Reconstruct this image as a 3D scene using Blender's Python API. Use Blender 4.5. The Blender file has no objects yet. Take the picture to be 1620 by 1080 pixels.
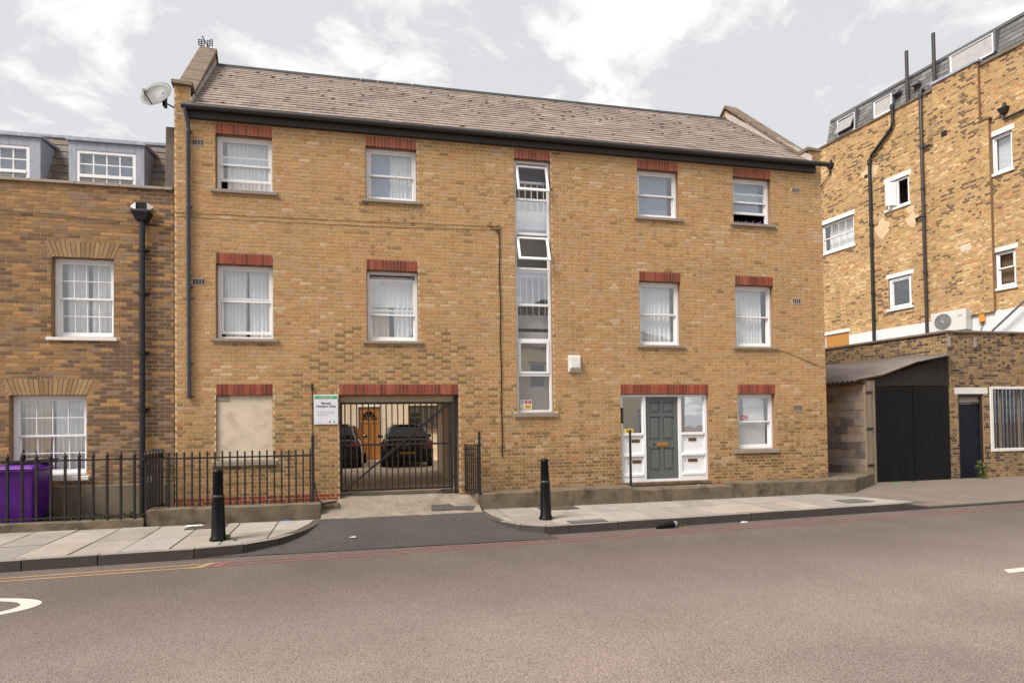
import bpy, math, random
from mathutils import Vector, Matrix, noise as mnoise
R = math.radians
random.seed(7)
scene = bpy.context.scene
C = scene.collection

# ------------------------------------------------------------------ camera
CAM_D, CAM_H = 12.267, 1.8
YAW, PITCH, ROLL = .2051, .0195, .0140
def cam_axes():
    f = Vector((math.sin(YAW)*math.cos(PITCH), math.cos(YAW)*math.cos(PITCH), math.sin(PITCH)))
    r = Vector((math.cos(YAW), -math.sin(YAW), 0)); u = r.cross(f)
    return r*math.cos(ROLL)-u*math.sin(ROLL), u*math.cos(ROLL)+r*math.sin(ROLL), f
_r, _u, _f = cam_axes()
cd = bpy.data.cameras.new('camera'); cam = bpy.data.objects.new('camera', cd); C.objects.link(cam)
cam.matrix_world = Matrix(((_r.x, _u.x, -_f.x, 0), (_r.y, _u.y, -_f.y, -CAM_D), (_r.z, _u.z, -_f.z, CAM_H), (0, 0, 0, 1)))
cd.sensor_fit = 'HORIZONTAL'; cd.sensor_width = 36; cd.lens = 20.0; cd.shift_y = (654-540)/1620
cd.clip_start = .05; cd.clip_end = 2000
scene.camera = cam

# ------------------------------------------------------------------ light and sky
SUN_EL, SUN_AZ = R(50), R(243)          # azimuth clockwise from +Y: sun to the left and behind the camera
sl = bpy.data.lights.new('sun', 'SUN'); so = bpy.data.objects.new('sun', sl); C.objects.link(so)
sl.energy = 2.9; sl.angle = R(24); sl.color = (1, .945, .87)
sdir = Vector((math.sin(SUN_AZ)*math.cos(SUN_EL), math.cos(SUN_AZ)*math.cos(SUN_EL), math.sin(SUN_EL)))
so.rotation_euler = sdir.to_track_quat('Z', 'Y').to_euler(); so.location = (-20, -20, 30)
w = bpy.data.worlds.new('World'); scene.world = w; w.use_nodes = True
nt = w.node_tree; nt.nodes.clear()
def wn(t, **k):
    n = nt.nodes.new(t)
    for a, b in k.items(): setattr(n, a, b)
    return n
sky = wn('ShaderNodeTexSky', sky_type='NISHITA', sun_disc=False, sun_elevation=SUN_EL, sun_rotation=SUN_AZ, air_density=1.4, dust_density=4.0, ozone_density=1.0)
skm = wn('ShaderNodeMix', data_type='RGBA', blend_type='MULTIPLY'); skm.inputs[0].default_value = 1; skm.inputs[7].default_value = (.085, .085, .085, 1)
nt.links.new(sky.outputs[0], skm.inputs[6])
tc = wn('ShaderNodeTexCoord'); sep = wn('ShaderNodeSeparateXYZ'); nt.links.new(tc.outputs['Generated'], sep.inputs[0])
def math_n(op, a=None, b=None):
    n = wn('ShaderNodeMath', operation=op)
    for i, s in enumerate((a, b)):
        if s is None: continue
        if isinstance(s, (int, float)): n.inputs[i].default_value = s
        else: nt.links.new(s, n.inputs[i])
    return n.outputs[0]
den = math_n('ADD', math_n('MAXIMUM', sep.outputs[2], 0.0), .22)
cx = math_n('DIVIDE', sep.outputs[0], den); cy = math_n('DIVIDE', sep.outputs[1], den)
cmb = wn('ShaderNodeCombineXYZ'); nt.links.new(cx, cmb.inputs[0]); nt.links.new(cy, cmb.inputs[1])
n1 = wn('ShaderNodeTexNoise'); n1.inputs['Scale'].default_value = 3.4; n1.inputs['Detail'].default_value = 12; n1.inputs['Roughness'].default_value = .6; n1.inputs['Distortion'].default_value = .35
nt.links.new(cmb.outputs[0], n1.inputs['Vector'])
n2 = wn('ShaderNodeTexNoise'); n2.inputs['Scale'].default_value = .8; n2.inputs['Detail'].default_value = 3
nt.links.new(cmb.outputs[0], n2.inputs['Vector'])
cl = math_n('ADD', n1.outputs[0], math_n('MULTIPLY', math_n('SUBTRACT', n2.outputs[0], .5), .55))
rmp = wn('ShaderNodeValToRGB'); rmp.color_ramp.elements[0].position = .495; rmp.color_ramp.elements[1].position = .60
rmp.color_ramp.elements[0].color = (0, 0, 0, 1); rmp.color_ramp.elements[1].color = (1, 1, 1, 1)
nt.links.new(cl, rmp.inputs[0])
veil = wn('ShaderNodeMix', data_type='RGBA'); veil.inputs[0].default_value = .92; veil.inputs[7].default_value = (.432, .434, .441, 1)
nt.links.new(skm.outputs[2], veil.inputs[6])
clm = wn('ShaderNodeMix', data_type='RGBA'); clm.inputs[7].default_value = (.60, .595, .587, 1)
nt.links.new(rmp.outputs[0], clm.inputs[0]); nt.links.new(veil.outputs[2], clm.inputs[6])
bg = wn('ShaderNodeBackground'); bg.inputs[1].default_value = 1.0; nt.links.new(clm.outputs[2], bg.inputs[0])
ow = wn('ShaderNodeOutputWorld'); nt.links.new(bg.outputs[0], ow.inputs[0])
vs = scene.view_settings; vs.view_transform = 'Standard'; vs.look = 'None'; vs.exposure = .85; vs.gamma = 1; vs.use_curve_mapping = False
scene.render.engine = 'CYCLES'
scene.cycles.max_bounces = 8; scene.cycles.transparent_max_bounces = 16

# ------------------------------------------------------------------ materials
def srgb(r, g, b):
    f = lambda c: c/12.92 if c <= .04045 else ((c+.055)/1.055)**2.4
    return (f(r/255), f(g/255), f(b/255))
MATS = {}
def mat(name, col, rough=.8, amt=.25, scale=6., fine=.15, fscale=90., bump=.15, metal=0., attr=False, spec=.4, stain=0., stain_col=(.05, .045, .04), coat=0., stretch=None, sscale=1.1):
    if name in MATS: return MATS[name]
    m = bpy.data.materials.new(name); m.use_nodes = True; t = m.node_tree; N = t.nodes; L = t.links
    b = N['Principled BSDF']; b.inputs['Roughness'].default_value = rough; b.inputs['Metallic'].default_value = metal
    b.inputs['Specular IOR Level'].default_value = spec
    if coat: b.inputs['Coat Weight'].default_value = coat
    g = N.new('ShaderNodeNewGeometry'); src = g.outputs['Position']
    if stretch:
        mp = N.new('ShaderNodeVectorMath'); mp.operation = 'MULTIPLY'; mp.inputs[1].default_value = stretch; L.new(src, mp.inputs[0]); src = mp.outputs[0]
    def noi(s, d=4):
        n = N.new('ShaderNodeTexNoise'); n.inputs['Scale'].default_value = s; n.inputs['Detail'].default_value = d; n.inputs['Roughness'].default_value = .6
        L.new(src, n.inputs['Vector']); return n.outputs[0]
    def mth(op, a, bb):
        n = N.new('ShaderNodeMath'); n.operation = op
        for i, s in enumerate((a, bb)):
            if isinstance(s, (int, float)): n.inputs[i].default_value = s
            else: L.new(s, n.inputs[i])
        return n.outputs[0]
    a = noi(scale); f = noi(fscale, 2)
    v = mth('ADD', mth('MULTIPLY', mth('SUBTRACT', a, .5), amt*2.2), mth('ADD', mth('MULTIPLY', mth('SUBTRACT', f, .5), fine*2.2), 1.0))
    if attr:
        at = N.new('ShaderNodeAttribute'); at.attribute_name = 'Col'; base = at.outputs['Color']
    else:
        rgb = N.new('ShaderNodeRGB'); rgb.outputs[0].default_value = (*col, 1); base = rgb.outputs[0]
    mx = N.new('ShaderNodeVectorMath'); mx.operation = 'SCALE'; L.new(base, mx.inputs[0]); L.new(v, mx.inputs['Scale'])
    out = mx.outputs[0]
    if stain:
        s1 = noi(sscale, 6); rp = N.new('ShaderNodeMapRange'); rp.inputs[1].default_value = .5; rp.inputs[2].default_value = .72; L.new(s1, rp.inputs[0])
        sm = N.new('ShaderNodeMix'); sm.data_type = 'RGBA'; L.new(mth('MULTIPLY', rp.outputs[0], stain), sm.inputs[0]); L.new(out, sm.inputs[6]); sm.inputs[7].default_value = (*stain_col, 1); out = sm.outputs[2]
    L.new(out, b.inputs['Base Color'])
    if bump:
        bp = N.new('ShaderNodeBump'); bp.inputs['Strength'].default_value = bump; bp.inputs['Distance'].default_value = .01; L.new(mth('ADD', f, a), bp.inputs['Height']); L.new(bp.outputs[0], b.inputs['Normal'])
    MATS[name] = m; return m
def glass_mat(name='glass', f0=.17, tint=(.95, .97, .98)):
    if name in MATS: return MATS[name]
    m = bpy.data.materials.new(name); m.use_nodes = True; t = m.node_tree; N = t.nodes; L = t.links; N.remove(N['Principled BSDF'])
    tr = N.new('ShaderNodeBsdfTransparent'); tr.inputs[0].default_value = (*tint, 1)
    gl = N.new('ShaderNodeBsdfGlossy'); gl.inputs['Roughness'].default_value = .015; gl.inputs[0].default_value = (.95, .97, 1, 1)
    lw = N.new('ShaderNodeLayerWeight'); lw.inputs[0].default_value = .5
    pw = N.new('ShaderNodeMath'); pw.operation = 'POWER'; L.new(lw.outputs['Facing'], pw.inputs[0]); pw.inputs[1].default_value = 5.
    fr = N.new('ShaderNodeMath'); fr.operation = 'MULTIPLY_ADD'; L.new(pw.outputs[0], fr.inputs[0]); fr.inputs[1].default_value = 1-f0; fr.inputs[2].default_value = f0
    g = N.new('ShaderNodeNewGeometry'); n = N.new('ShaderNodeTexNoise'); n.inputs['Scale'].default_value = 1.3; L.new(g.outputs['Position'], n.inputs['Vector'])
    bp = N.new('ShaderNodeBump'); bp.inputs['Strength'].default_value = .05; bp.inputs['Distance'].default_value = .05; L.new(n.outputs[0], bp.inputs['Height']); L.new(bp.outputs[0], gl.inputs['Normal'])
    mx = N.new('ShaderNodeMixShader'); L.new(fr.outputs[0], mx.inputs[0]); L.new(tr.outputs[0], mx.inputs[1]); L.new(gl.outputs[0], mx.inputs[2])
    L.new(mx.outputs[0], N['Material Output'].inputs[0]); MATS[name] = m; return m
def asphalt_mat(name, col, dark, lane_k=.74):
    m = bpy.data.materials.new(name); m.use_nodes = True; t = m.node_tree; N = t.nodes; L = t.links; b = N['Principled BSDF']; b.inputs['Roughness'].default_value = .85; b.inputs['Specular IOR Level'].default_value = .3
    g = N.new('ShaderNodeNewGeometry')
    vo = N.new('ShaderNodeTexVoronoi'); vo.inputs['Scale'].default_value = 150; L.new(g.outputs['Position'], vo.inputs['Vector'])
    n1 = N.new('ShaderNodeTexNoise'); n1.inputs['Scale'].default_value = 80; n1.inputs['Detail'].default_value = 5; n1.inputs['Roughness'].default_value = .75; L.new(g.outputs['Position'], n1.inputs['Vector'])
    n2 = N.new('ShaderNodeTexNoise'); n2.inputs['Scale'].default_value = .55; n2.inputs['Detail'].default_value = 7; n2.inputs['Roughness'].default_value = .62; L.new(g.outputs['Position'], n2.inputs['Vector'])
    # tone darkens gradually across the street towards the kerb
    r1 = N.new('ShaderNodeValToRGB'); e = r1.color_ramp.elements; e[0].position = .35; e[0].color = (*dark, 1); e[1].position = .64; e[1].color = (*[min(1, c*1.45) for c in col], 1)
    k = e.new(.5); k.color = (*col, 1)
    sep = N.new('ShaderNodeSeparateColor'); L.new(vo.outputs['Color'], sep.inputs[0])
    ad = N.new('ShaderNodeMath'); ad.operation = 'MULTIPLY_ADD'; L.new(sep.outputs[0], ad.inputs[0]); ad.inputs[1].default_value = .26; L.new(n1.outputs[0], ad.inputs[2])
    ad2 = N.new('ShaderNodeMath'); ad2.operation = 'ADD'; L.new(ad.outputs[0], ad2.inputs[0]); ad2.inputs[1].default_value = -.13
    L.new(ad2.outputs[0], r1.inputs[0])
    mr = N.new('ShaderNodeMapRange'); mr.inputs[1].default_value = .3; mr.inputs[2].default_value = .7; mr.inputs[3].default_value = .8; mr.inputs[4].default_value = 1.17; L.new(n2.outputs[0], mr.inputs[0])
    sx = N.new('ShaderNodeSeparateXYZ'); L.new(g.outputs['Position'], sx.inputs[0])
    ac = N.new('ShaderNodeMath'); ac.operation = 'MULTIPLY_ADD'; L.new(sx.outputs[0], ac.inputs[0]); ac.inputs[1].default_value = -.064; L.new(sx.outputs[1], ac.inputs[2])
    wob = N.new('ShaderNodeMath'); wob.operation = 'MULTIPLY_ADD'; L.new(n2.outputs[0], wob.inputs[0]); wob.inputs[1].default_value = 2.4; L.new(ac.outputs[0], wob.inputs[2])
    lane = N.new('ShaderNodeMapRange'); lane.interpolation_type = 'SMOOTHSTEP'; lane.inputs[1].default_value = -6.6; lane.inputs[2].default_value = -2.6; lane.inputs[3].default_value = 1.08; lane.inputs[4].default_value = lane_k; L.new(wob.outputs[0], lane.inputs[0])
    mm = N.new('ShaderNodeMath'); mm.operation = 'MULTIPLY'; L.new(mr.outputs[0], mm.inputs[0]); L.new(lane.outputs[0], mm.inputs[1])
    sc = N.new('ShaderNodeVectorMath'); sc.operation = 'SCALE'; L.new(r1.outputs[0], sc.inputs[0]); L.new(mm.outputs[0], sc.inputs['Scale']); L.new(sc.outputs[0], b.inputs['Base Color'])
    bp = N.new('ShaderNodeBump'); bp.inputs['Strength'].default_value = .45; bp.inputs['Distance'].default_value = .008; L.new(ad.outputs[0], bp.inputs['Height']); L.new(bp.outputs[0], b.inputs['Normal'])
    MATS[name] = m; return m

M_BRICK = mat('brick', (.4, .25, .12), .9, .16, 14, .2, 120, .35, attr=True, spec=.2, stain=.28, stain_col=(.16, .10, .055), sscale=.7)
M_MORTAR = mat('mortar', (.60, .45, .285), .95, .22, 5, .15, 140, .3, spec=.15)
M_LINTMORTAR = mat('lintel_mortar', (.55, .40, .29), .95, .1, 5, .1, 140, .2, spec=.15)
M_MORTAR_L = mat('mortar_house', (.43, .32, .215), .95, .22, 5, .15, 140, .3, spec=.15)
M_MORTAR_D = mat('mortar_old', (.46, .35, .225), .95, .35, 4, .2, 140, .4, spec=.15)
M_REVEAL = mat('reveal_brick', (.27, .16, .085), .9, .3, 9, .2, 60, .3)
M_UPVC = mat('white_plastic', (.78, .765, .77), .35, .05, 3, .03, 60, .03)
M_WHITE = mat('white_paint', (.8, .8, .82), .45, .06, 4, .05, 60, .05)
M_OLDWHITE = mat('old_white_paint', (.70, .67, .64), .7, .14, 9, .12, 60, .2)
M_SILL = mat('concrete_sill', (.27, .225, .185), .9, .22, 7, .18, 110, .25)
M_STONE = mat('plinth_concrete', (.15, .115, .078), .95, .45, 3.5, .3, 60, .7, stain=.95, stain_col=(.055, .042, .025), sscale=3.2)
M_COPING = mat('coping_stone', (.175, .13, .095), .95, .35, 5, .3, 70, .6, stain=.65, stain_col=(.085, .072, .05), sscale=3.)
M_SLATE = mat('slate', (.3, .25, .23), .75, .3, 5, .15, 80, .3, attr=True)
M_LEAD = mat('lead_sheet', (.30, .32, .38), .55, .42, 4, .15, 40, .25, stretch=(3, 3, .6), stain=.45, stain_col=(.5, .52, .56), sscale=2.5)
M_FASCIA = mat('dark_fascia', (.028, .022, .02), .6, .25, 3, .1, 60, .1)
M_GUTTER = mat('dark_gutter', (.035, .033, .033), .45, .2, 3, .1, 60, .05)
M_PIPE_BL = mat('blue_grey_pipe', (.06, .065, .085), .4, .15, 3, .08, 60, .05)
M_PIPE = mat('black_iron_pipe', (.018, .018, .021), .5, .3, 4, .1, 60, .12)
M_PIPE_BR = mat('brown_iron_pipe', (.045, .034, .034), .5, .35, 3, .15, 60, .12)
M_IRON = mat('black_iron', (.022, .018, .017), .5, .3, 6, .15, 60, .15)
M_BLACKGLOSS = mat('black_gloss_paint', (.006, .006, .0065), .36, .2, 5, .1, 60, .08, spec=.2)
M_ROOM = mat('plaster_wall', (.6, .58, .55), .9, .05, 2, .03, 50, 0)
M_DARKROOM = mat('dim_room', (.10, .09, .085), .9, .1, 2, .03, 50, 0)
M_CURTAIN = mat('white_net_curtain', (.82, .82, .82), .95, .05, 3, .05, 90, 0)
M_CREAMCURT = mat('cream_curtain', (.66, .54, .38), .95, .1, 3, .05, 90, 0)
M_BLUECURT = mat('blue_grey_blind', (.27, .33, .45), .9, .06, 3, .05, 90, 0)
M_BROWNCURT = mat('brown_curtain', (.20, .13, .075), .9, .1, 3, .05, 90, 0)
M_FROST = mat('frosted_glass', (.6, .63, .63), .3, .06, 2, .02, 60, 0)
M_GLASS = glass_mat(f0=.23)
M_STAIRGLASS = glass_mat('stair_glass', .38)
M_CLEARGLASS = glass_mat('clear_glass', .05)
M_FILMGLASS = glass_mat('mirror_film_glass', .62)
M_DOORGREY = mat('grey_door_paint', (.11, .12, .122), .4, .06, 3, .05, 60, .04)
M_BRASS = mat('brass', (.55, .3, .09), .35, .2, 20, .1, 90, .05, metal=.8)
M_DULLBRASS = mat('dull_brass', (.16, .095, .04), .45, .2, 20, .1, 90, .05, metal=.6)
M_RENDER = mat('cream_render', (.60, .51, .39), .95, .2, 3.5, .14, 60, .4, stain=.6, stain_col=(.36, .27, .17), sscale=3.)
M_HRENDER = mat('brown_render', (.17, .13, .095), .95, .25, 3, .15, 60, .3, stain=.5, stain_col=(.09, .07, .05), sscale=2.5)
M_SLAB = mat('paving_concrete', (.42, .385, .35), .92, .2, 2.5, .16, 130, .25, attr=True, stain=.35, stain_col=(.19, .165, .14), sscale=3.5)
M_KERBTOP = mat('kerb_pale_top', (.25, .22, .195), .9, .2, 5, .25, 150, .3)  # paler tone for the upward faces of the kerb stones
M_KERB = mat('kerb_granite', (.062, .052, .046), .85, .25, 5, .3, 150, .35)
M_BED = mat('joint_sand', (.09, .075, .06), 1, .3, 5, .2, 90, .2)
M_ROAD = asphalt_mat('road_asphalt', (.222, .175, .153), (.07, .056, .05), .60)
M_TARMAC = asphalt_mat('drive_asphalt', (.068, .06, .056), (.03, .027, .026), 1.08)
M_FORE = mat('forecourt_asphalt', (.175, .14, .115), .92, .22, 1.6, .25, 80, .4)
M_DRIVE = mat('drive_concrete', (.25, .205, .16), .95, .4, 2.2, .5, 26, .9, stain=.75, stain_col=(.10, .083, .066), sscale=1.8)
M_YARD = mat('yard_concrete', (.62, .49, .36), .95, .25, 2, .25, 30, .4)
M_REDLINE = mat('red_line_paint', (.21, .095, .085), .8, .25, 6, .5, 60, .2)
M_YELLINE = mat('yellow_line_paint', (.33, .215, .11), .8, .25, 6, .5, 60, .2)
M_WHITELINE = mat('white_road_paint', (.55, .5, .45), .8, .2, 6, .4, 60, .2)
M_WOODBLACK = mat('black_stained_boards', (.010, .009, .010), .75, .8, 3, .4, 60, .4, spec=.15, stretch=(6, 6, .5))
M_BROWNBOARD = mat('dark_brown_boards', (.022, .015, .0125), .8, .35, 4, .2, 60, .3, stretch=(6, 6, .5))
M_POST = mat('weathered_timber', (.25, .2, .145), .9, .4, 3, .2, 60, .3, stretch=(5, 5, .6))
M_BLOCK = mat('concrete_block', (.3, .26, .22), .95, .35, 4, .2, 90, .5, attr=True)
M_SHEET = mat('corrugated_sheet', (.20, .165, .145), .85, .4, 2, .2, 50, .3, stain=.5, stain_col=(.25, .2, .17))
M_NAVY = mat('navy_door_paint', (.0075, .008, .017), .5, .35, 4, .2, 60, .15, spec=.18)
M_PURPLE = mat('purple_plastic', (.105, .012, .24), .42, .14, 3, .06, 60, .08)
M_CARPAINT = mat('black_car_paint', (.008, .008, .01), .18, .1, 2, .03, 60, 0, coat=1.)
M_RUBBER = mat('rubber', (.012, .012, .012), .85, .1, 2, .05, 60, .1)
M_REDLENS = mat('red_lens', (.42, .012, .018), .2, .1, 5, .05, 60, 0)
M_DARKGLASS = mat('car_glass', (.006, .007, .008), .06, .02, 2, 0, 60, 0, spec=.35)
M_CHROME = mat('chrome', (.5, .5, .5), .2, .05, 2, .02, 60, 0, metal=1)
M_PLATE = mat('yellow_plate', (.62, .30, .025), .4, .05, 2, .02, 60, 0)
M_CREAMBRICK = mat('cream_painted_brick', (.74, .61, .44), .85, .1, 3, .1, 60, .2)
M_ORANGEDOOR = mat('varnished_door', (.36, .145, .035), .4, .25, 3, .15, 60, .1, stretch=(5, 5, .7))
M_BOARD = mat('orange_board', (.42, .19, .045), .8, .15, 3, .1, 60, .1)
M_GREEN = mat('green_print', (.06, .36, .15), .5, .02, 3, 0, 60, 0)
M_SIGN = mat('white_print', (.68, .7, .75), .4, .03, 3, 0, 60, 0)
M_BLACKPRINT = mat('black_print', (.03, .03, .035), .5, .02, 3, 0, 60, 0)
M_GREYPRINT = mat('grey_print', (.3, .3, .33), .5, .02, 3, 0, 60, 0)
M_REDPRINT = mat('red_print', (.45, .04, .04), .5, .02, 3, 0, 60, 0)
M_YELPRINT = mat('yellow_print', (.75, .5, .02), .5, .02, 3, 0, 60, 0)
M_GREYPL = mat('grey_plastic', (.36, .36, .37), .45, .08, 4, .04, 60, .04)
M_LENS = mat('lamp_diffuser', (.62, .6, .57), .25, .1, 8, .05, 60, .05)
M_AIRBRICK = mat('terracotta_vent', (.36, .29, .24), .9, .2, 10, .1, 60, .2)
M_DARK = mat('dark_void', (.015, .013, .012), .9, .1, 5, 0, 60, 0)
M_ACWHITE = mat('cream_white_metal', (.62, .61, .58), .45, .08, 3, .04, 60, .04)
M_LEAF = mat('weed_leaf', (.06, .10, .022), .7, .3, 20, .1, 60, 0, attr=True)
M_CABLE = mat('black_cable', (.018, .014, .012), .6, .1, 3, 0, 60, 0)
M_BAND = mat('white_band_paint', (.66, .67, .68), .7, .12, 3, .1, 60, .15)
M_ORANGEPL = mat('orange_plastic', (.72, .27, .04), .4, .05, 3, 0, 60, 0)
M_FLASH = mat('mortar_flashing', (.42, .38, .35), .9, .3, 5, .2, 60, .4, stain=.3, stain_col=(.2, .19, .19))

# ------------------------------------------------------------------ helpers
ORG = {}
class F2:                                       # a frame: origin on plan, u direction along a wall; n points out of the wall
    def __init__(s, o=(0, 0), e=(1, 0)):
        l = math.hypot(*e); s.o = Vector((o[0], o[1], 0)); s.e = Vector((e[0]/l, e[1]/l, 0)); s.n = Vector((s.e.y, -s.e.x, 0))
    def p(s, u, d, z):                          # d: depth INTO the wall
        return s.o+s.e*u-s.n*d+Vector((0, 0, z))
WORLD = F2()
class MB:
    def __init__(s, fr=WORLD): s.v = []; s.f = []; s.c = []; s.fr = fr; s.col = (1, 1, 1)
    def pt(s, u, d, z): s.v.append(s.fr.p(u, d, z)); return len(s.v)-1
    def face(s, idx, col=None): s.f.append(tuple(idx)); s.c.append(col or s.col)
    def poly(s, pts, col=None): s.face([s.pt(*p) for p in pts], col)
    def box(s, u0, u1, d0, d1, z0, z1, col=None, back=True):
        i = [s.pt(*p) for p in ((u0, d0, z0), (u1, d0, z0), (u1, d0, z1), (u0, d0, z1), (u0, d1, z0), (u1, d1, z0), (u1, d1, z1), (u0, d1, z1))]
        s.face((i[0], i[1], i[2], i[3]), col); s.face((i[4], i[0], i[3], i[7]), col); s.face((i[1], i[5], i[6], i[2]), col); s.face((i[3], i[2], i[6], i[7]), col); s.face((i[4], i[5], i[1], i[0]), col)
        if back: s.face((i[5], i[4], i[7], i[6]), col)
        return s
    def hexa(s, b, t, col=None):                # two matching rings of points (u,d,z): b and t
        n = len(b); i = [s.pt(*p) for p in b]; j = [s.pt(*p) for p in t]
        s.face(i[::-1], col); s.face(j, col)
        for k in range(n): s.face((i[k], i[(k+1) % n], j[(k+1) % n], j[k]), col)
        return s
    def prism_d(s, pts, d0, d1, col=None):      # polygon in (u,z), extruded in depth
        return s.hexa([(u, d0, z) for u, z in pts], [(u, d1, z) for u, z in pts], col)
    def prism_z(s, pts, z0, z1, col=None):
        return s.hexa([(u, d, z0) for u, d in pts], [(u, d, z1) for u, d in pts], col)
    def tube(s, pts, r, n=8, col=None, r2=None):
        P = [s.fr.p(*p) for p in pts]; rings = []
        for k, p in enumerate(P):
            t = (P[min(k+1, len(P)-1)]-P[max(k-1, 0)]).normalized()
            a = t.orthogonal().normalized() if abs(t.z) < .9 else Vector((1, 0, 0))
            a = (a-t*a.dot(t)).normalized(); b = t.cross(a); rr = r if r2 is None else r+(r2-r)*k/(len(P)-1); ring = []
            for q in range(n):
                an = 2*math.pi*q/n; s.v.append(p+a*math.cos(an)*rr+b*math.sin(an)*rr); ring.append(len(s.v)-1)
            rings.append(ring)
        for A, B in zip(rings, rings[1:]):
            for q in range(n): s.face((A[q], A[(q+1) % n], B[(q+1) % n], B[q]), col)
        s.face(rings[0][::-1], col); s.face(rings[-1], col); return s
    def lathe(s, prof, c=(0, 0), n=20, col=None):
        rings = []
        for r, z in prof:
            rings.append([s.pt(c[0]+r*math.cos(2*math.pi*q/n), c[1]+r*math.sin(2*math.pi*q/n), z) for q in range(n)])
        for A, B in zip(rings, rings[1:]):
            for q in range(n): s.face((A[q], A[(q+1) % n], B[(q+1) % n], B[q]), col)
        s.face(rings[0][::-1], col); s.face(rings[-1], col); return s
    def mesh(s, name, m, sub=Vector((0, 0, 0)), smooth=False, attr=False):
        me = bpy.data.meshes.new(name); me.from_pydata([tuple(v-sub) for v in s.v], [], s.f)
        if attr:
            a = me.attributes.new('Col', 'FLOAT_COLOR', 'FACE'); flat = []
            for c in s.c: flat += [c[0], c[1], c[2], 1.]
            a.data.foreach_set('color', flat)
        if smooth: me.polygons.foreach_set('use_smooth', [True]*len(me.polygons))
        me.materials.append(m); me.update(); return me
    def build(s, name, m, parent=None, smooth=False, attr=False, bevel=0., fix=True):
        org = ORG[parent.name] if parent else Vector((0, 0, 0))
        me = s.mesh(name, m, org, smooth, attr)
        if fix and len(s.f) < 4000:
            import bmesh
            bm = bmesh.new(); bm.from_mesh(me); bmesh.ops.recalc_face_normals(bm, faces=bm.faces); bm.to_mesh(me); bm.free()
        o = bpy.data.objects.new(name, me); C.objects.link(o); ORG[o.name] = org
        if parent: o.parent = parent
        if bevel:
            b = o.modifiers.new('bevel', 'BEVEL'); b.width = bevel; b.segments = 2; b.limit_method = 'ANGLE'; b.angle_limit = R(40)
        if smooth and not bevel:
            try: me.set_sharp_from_angle(angle=R(45))
            except Exception: pass
        return o
def tag(o, label=None, cat=None, group=None, kind=None):
    if label: o['label'] = label
    if cat: o['category'] = cat
    if group: o['group'] = group
    if kind: o['kind'] = kind
    return o
def thing(name, label, cat, loc=(0, 0, 0), group=None):
    o = bpy.data.objects.new(name, None); C.objects.link(o); o.location = loc; o.empty_display_size = .2; ORG[o.name] = Vector(loc)
    return tag(o, label, cat, group)
def struct(o): o['kind'] = 'structure'; return o
def inst(name, me, parent, world_loc, rot=None):
    o = bpy.data.objects.new(name, me); C.objects.link(o); o.parent = parent; o.location = Vector(world_loc)-ORG[parent.name]; ORG[o.name] = Vector(world_loc)
    if rot is not None: o.rotation_euler = rot
    return o
def text_obj(name, body, size, m, parent, fr, u, d, z, align='CENTER', ext=.0008, bold=0., flip=False):
    cu = bpy.data.curves.new(name, 'FONT'); cu.body = body; cu.size = size; cu.extrude = ext; cu.align_x = align; cu.align_y = 'CENTER'; cu.offset = bold
    t = bpy.data.objects.new(name+'_curve', cu); C.objects.link(t)
    dg = bpy.context.evaluated_depsgraph_get(); me = bpy.data.meshes.new_from_object(t.evaluated_get(dg)); bpy.data.objects.remove(t)
    me.name = name; me.materials.clear(); me.materials.append(m)
    p = fr.p(u, d, z)
    mtx = Matrix(((fr.e.x, 0, fr.n.x, p.x), (fr.e.y, 0, fr.n.y, p.y), (0, 1, 0, p.z), (0, 0, 0, 1)))
    me.transform(mtx); me.transform(Matrix.Translation(-ORG[parent.name]))
    o = bpy.data.objects.new(name, me); C.objects.link(o); o.parent = parent; ORG[o.name] = ORG[parent.name]; return o
def cut(a0, a1, spans):                         # subtract spans from the interval a0..a1
    out = [(a0, a1)]
    for s0, s1 in spans:
        nx = []
        for p, q in out:
            if s1 <= p or s0 >= q: nx.append((p, q)); continue
            if s0 > p: nx.append((p, s0))
            if s1 < q: nx.append((s1, q))
        out = nx
    return out
CAMP = Vector((0, -CAM_D, CAM_H))
def in_view(p):
    v = p-CAMP; zc = v.dot(_f)
    if zc < .2: return False
    x = 810+900*v.dot(_r)/zc; y = 654-900*v.dot(_u)/zc
    return 5 < x < 1615 and 5 < y < 1075
COURSE, BH = .075, .065
def wall_skin(fr, rects, openings, depth, m_mortar, parent, name='wall', reveal=None):
    """mortar skin with real openings and reveals"""
    mb = MB(fr); us = set(); zs = set()
    for u0, u1, z0, z1 in rects+openings: us |= {u0, u1}; zs |= {z0, z1}
    us = sorted(us); zs = sorted(zs)
    for a, b in zip(us, us[1:]):
        for c, d in zip(zs, zs[1:]):
            mu, mz = (a+b)/2, (c+d)/2
            if not any(r[0] < mu < r[1] and r[2] < mz < r[3] for r in rects): continue
            if any(r[0] < mu < r[1] and r[2] < mz < r[3] for r in openings): continue
            mb.poly([(a, 0, c), (b, 0, c), (b, 0, d), (a, 0, d)])
    o = mb.build(name, m_mortar, parent, fix=False)
    if reveal and openings:
        for u0, u1, z0, z1 in openings:
            rv = MB(fr); f = -.004
            rv.poly([(u0, f, z0), (u0, f, z1), (u0, depth, z1), (u0, depth, z0)]); rv.poly([(u1, f, z1), (u1, f, z0), (u1, depth, z0), (u1, depth, z1)])
            rv.poly([(u0, f, z1), (u1, f, z1), (u1, depth, z1), (u0, depth, z1)]); rv.poly([(u1, f, z0), (u0, f, z0), (u0, depth, z0), (u1, depth, z0)])
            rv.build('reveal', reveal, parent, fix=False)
    return o
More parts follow.
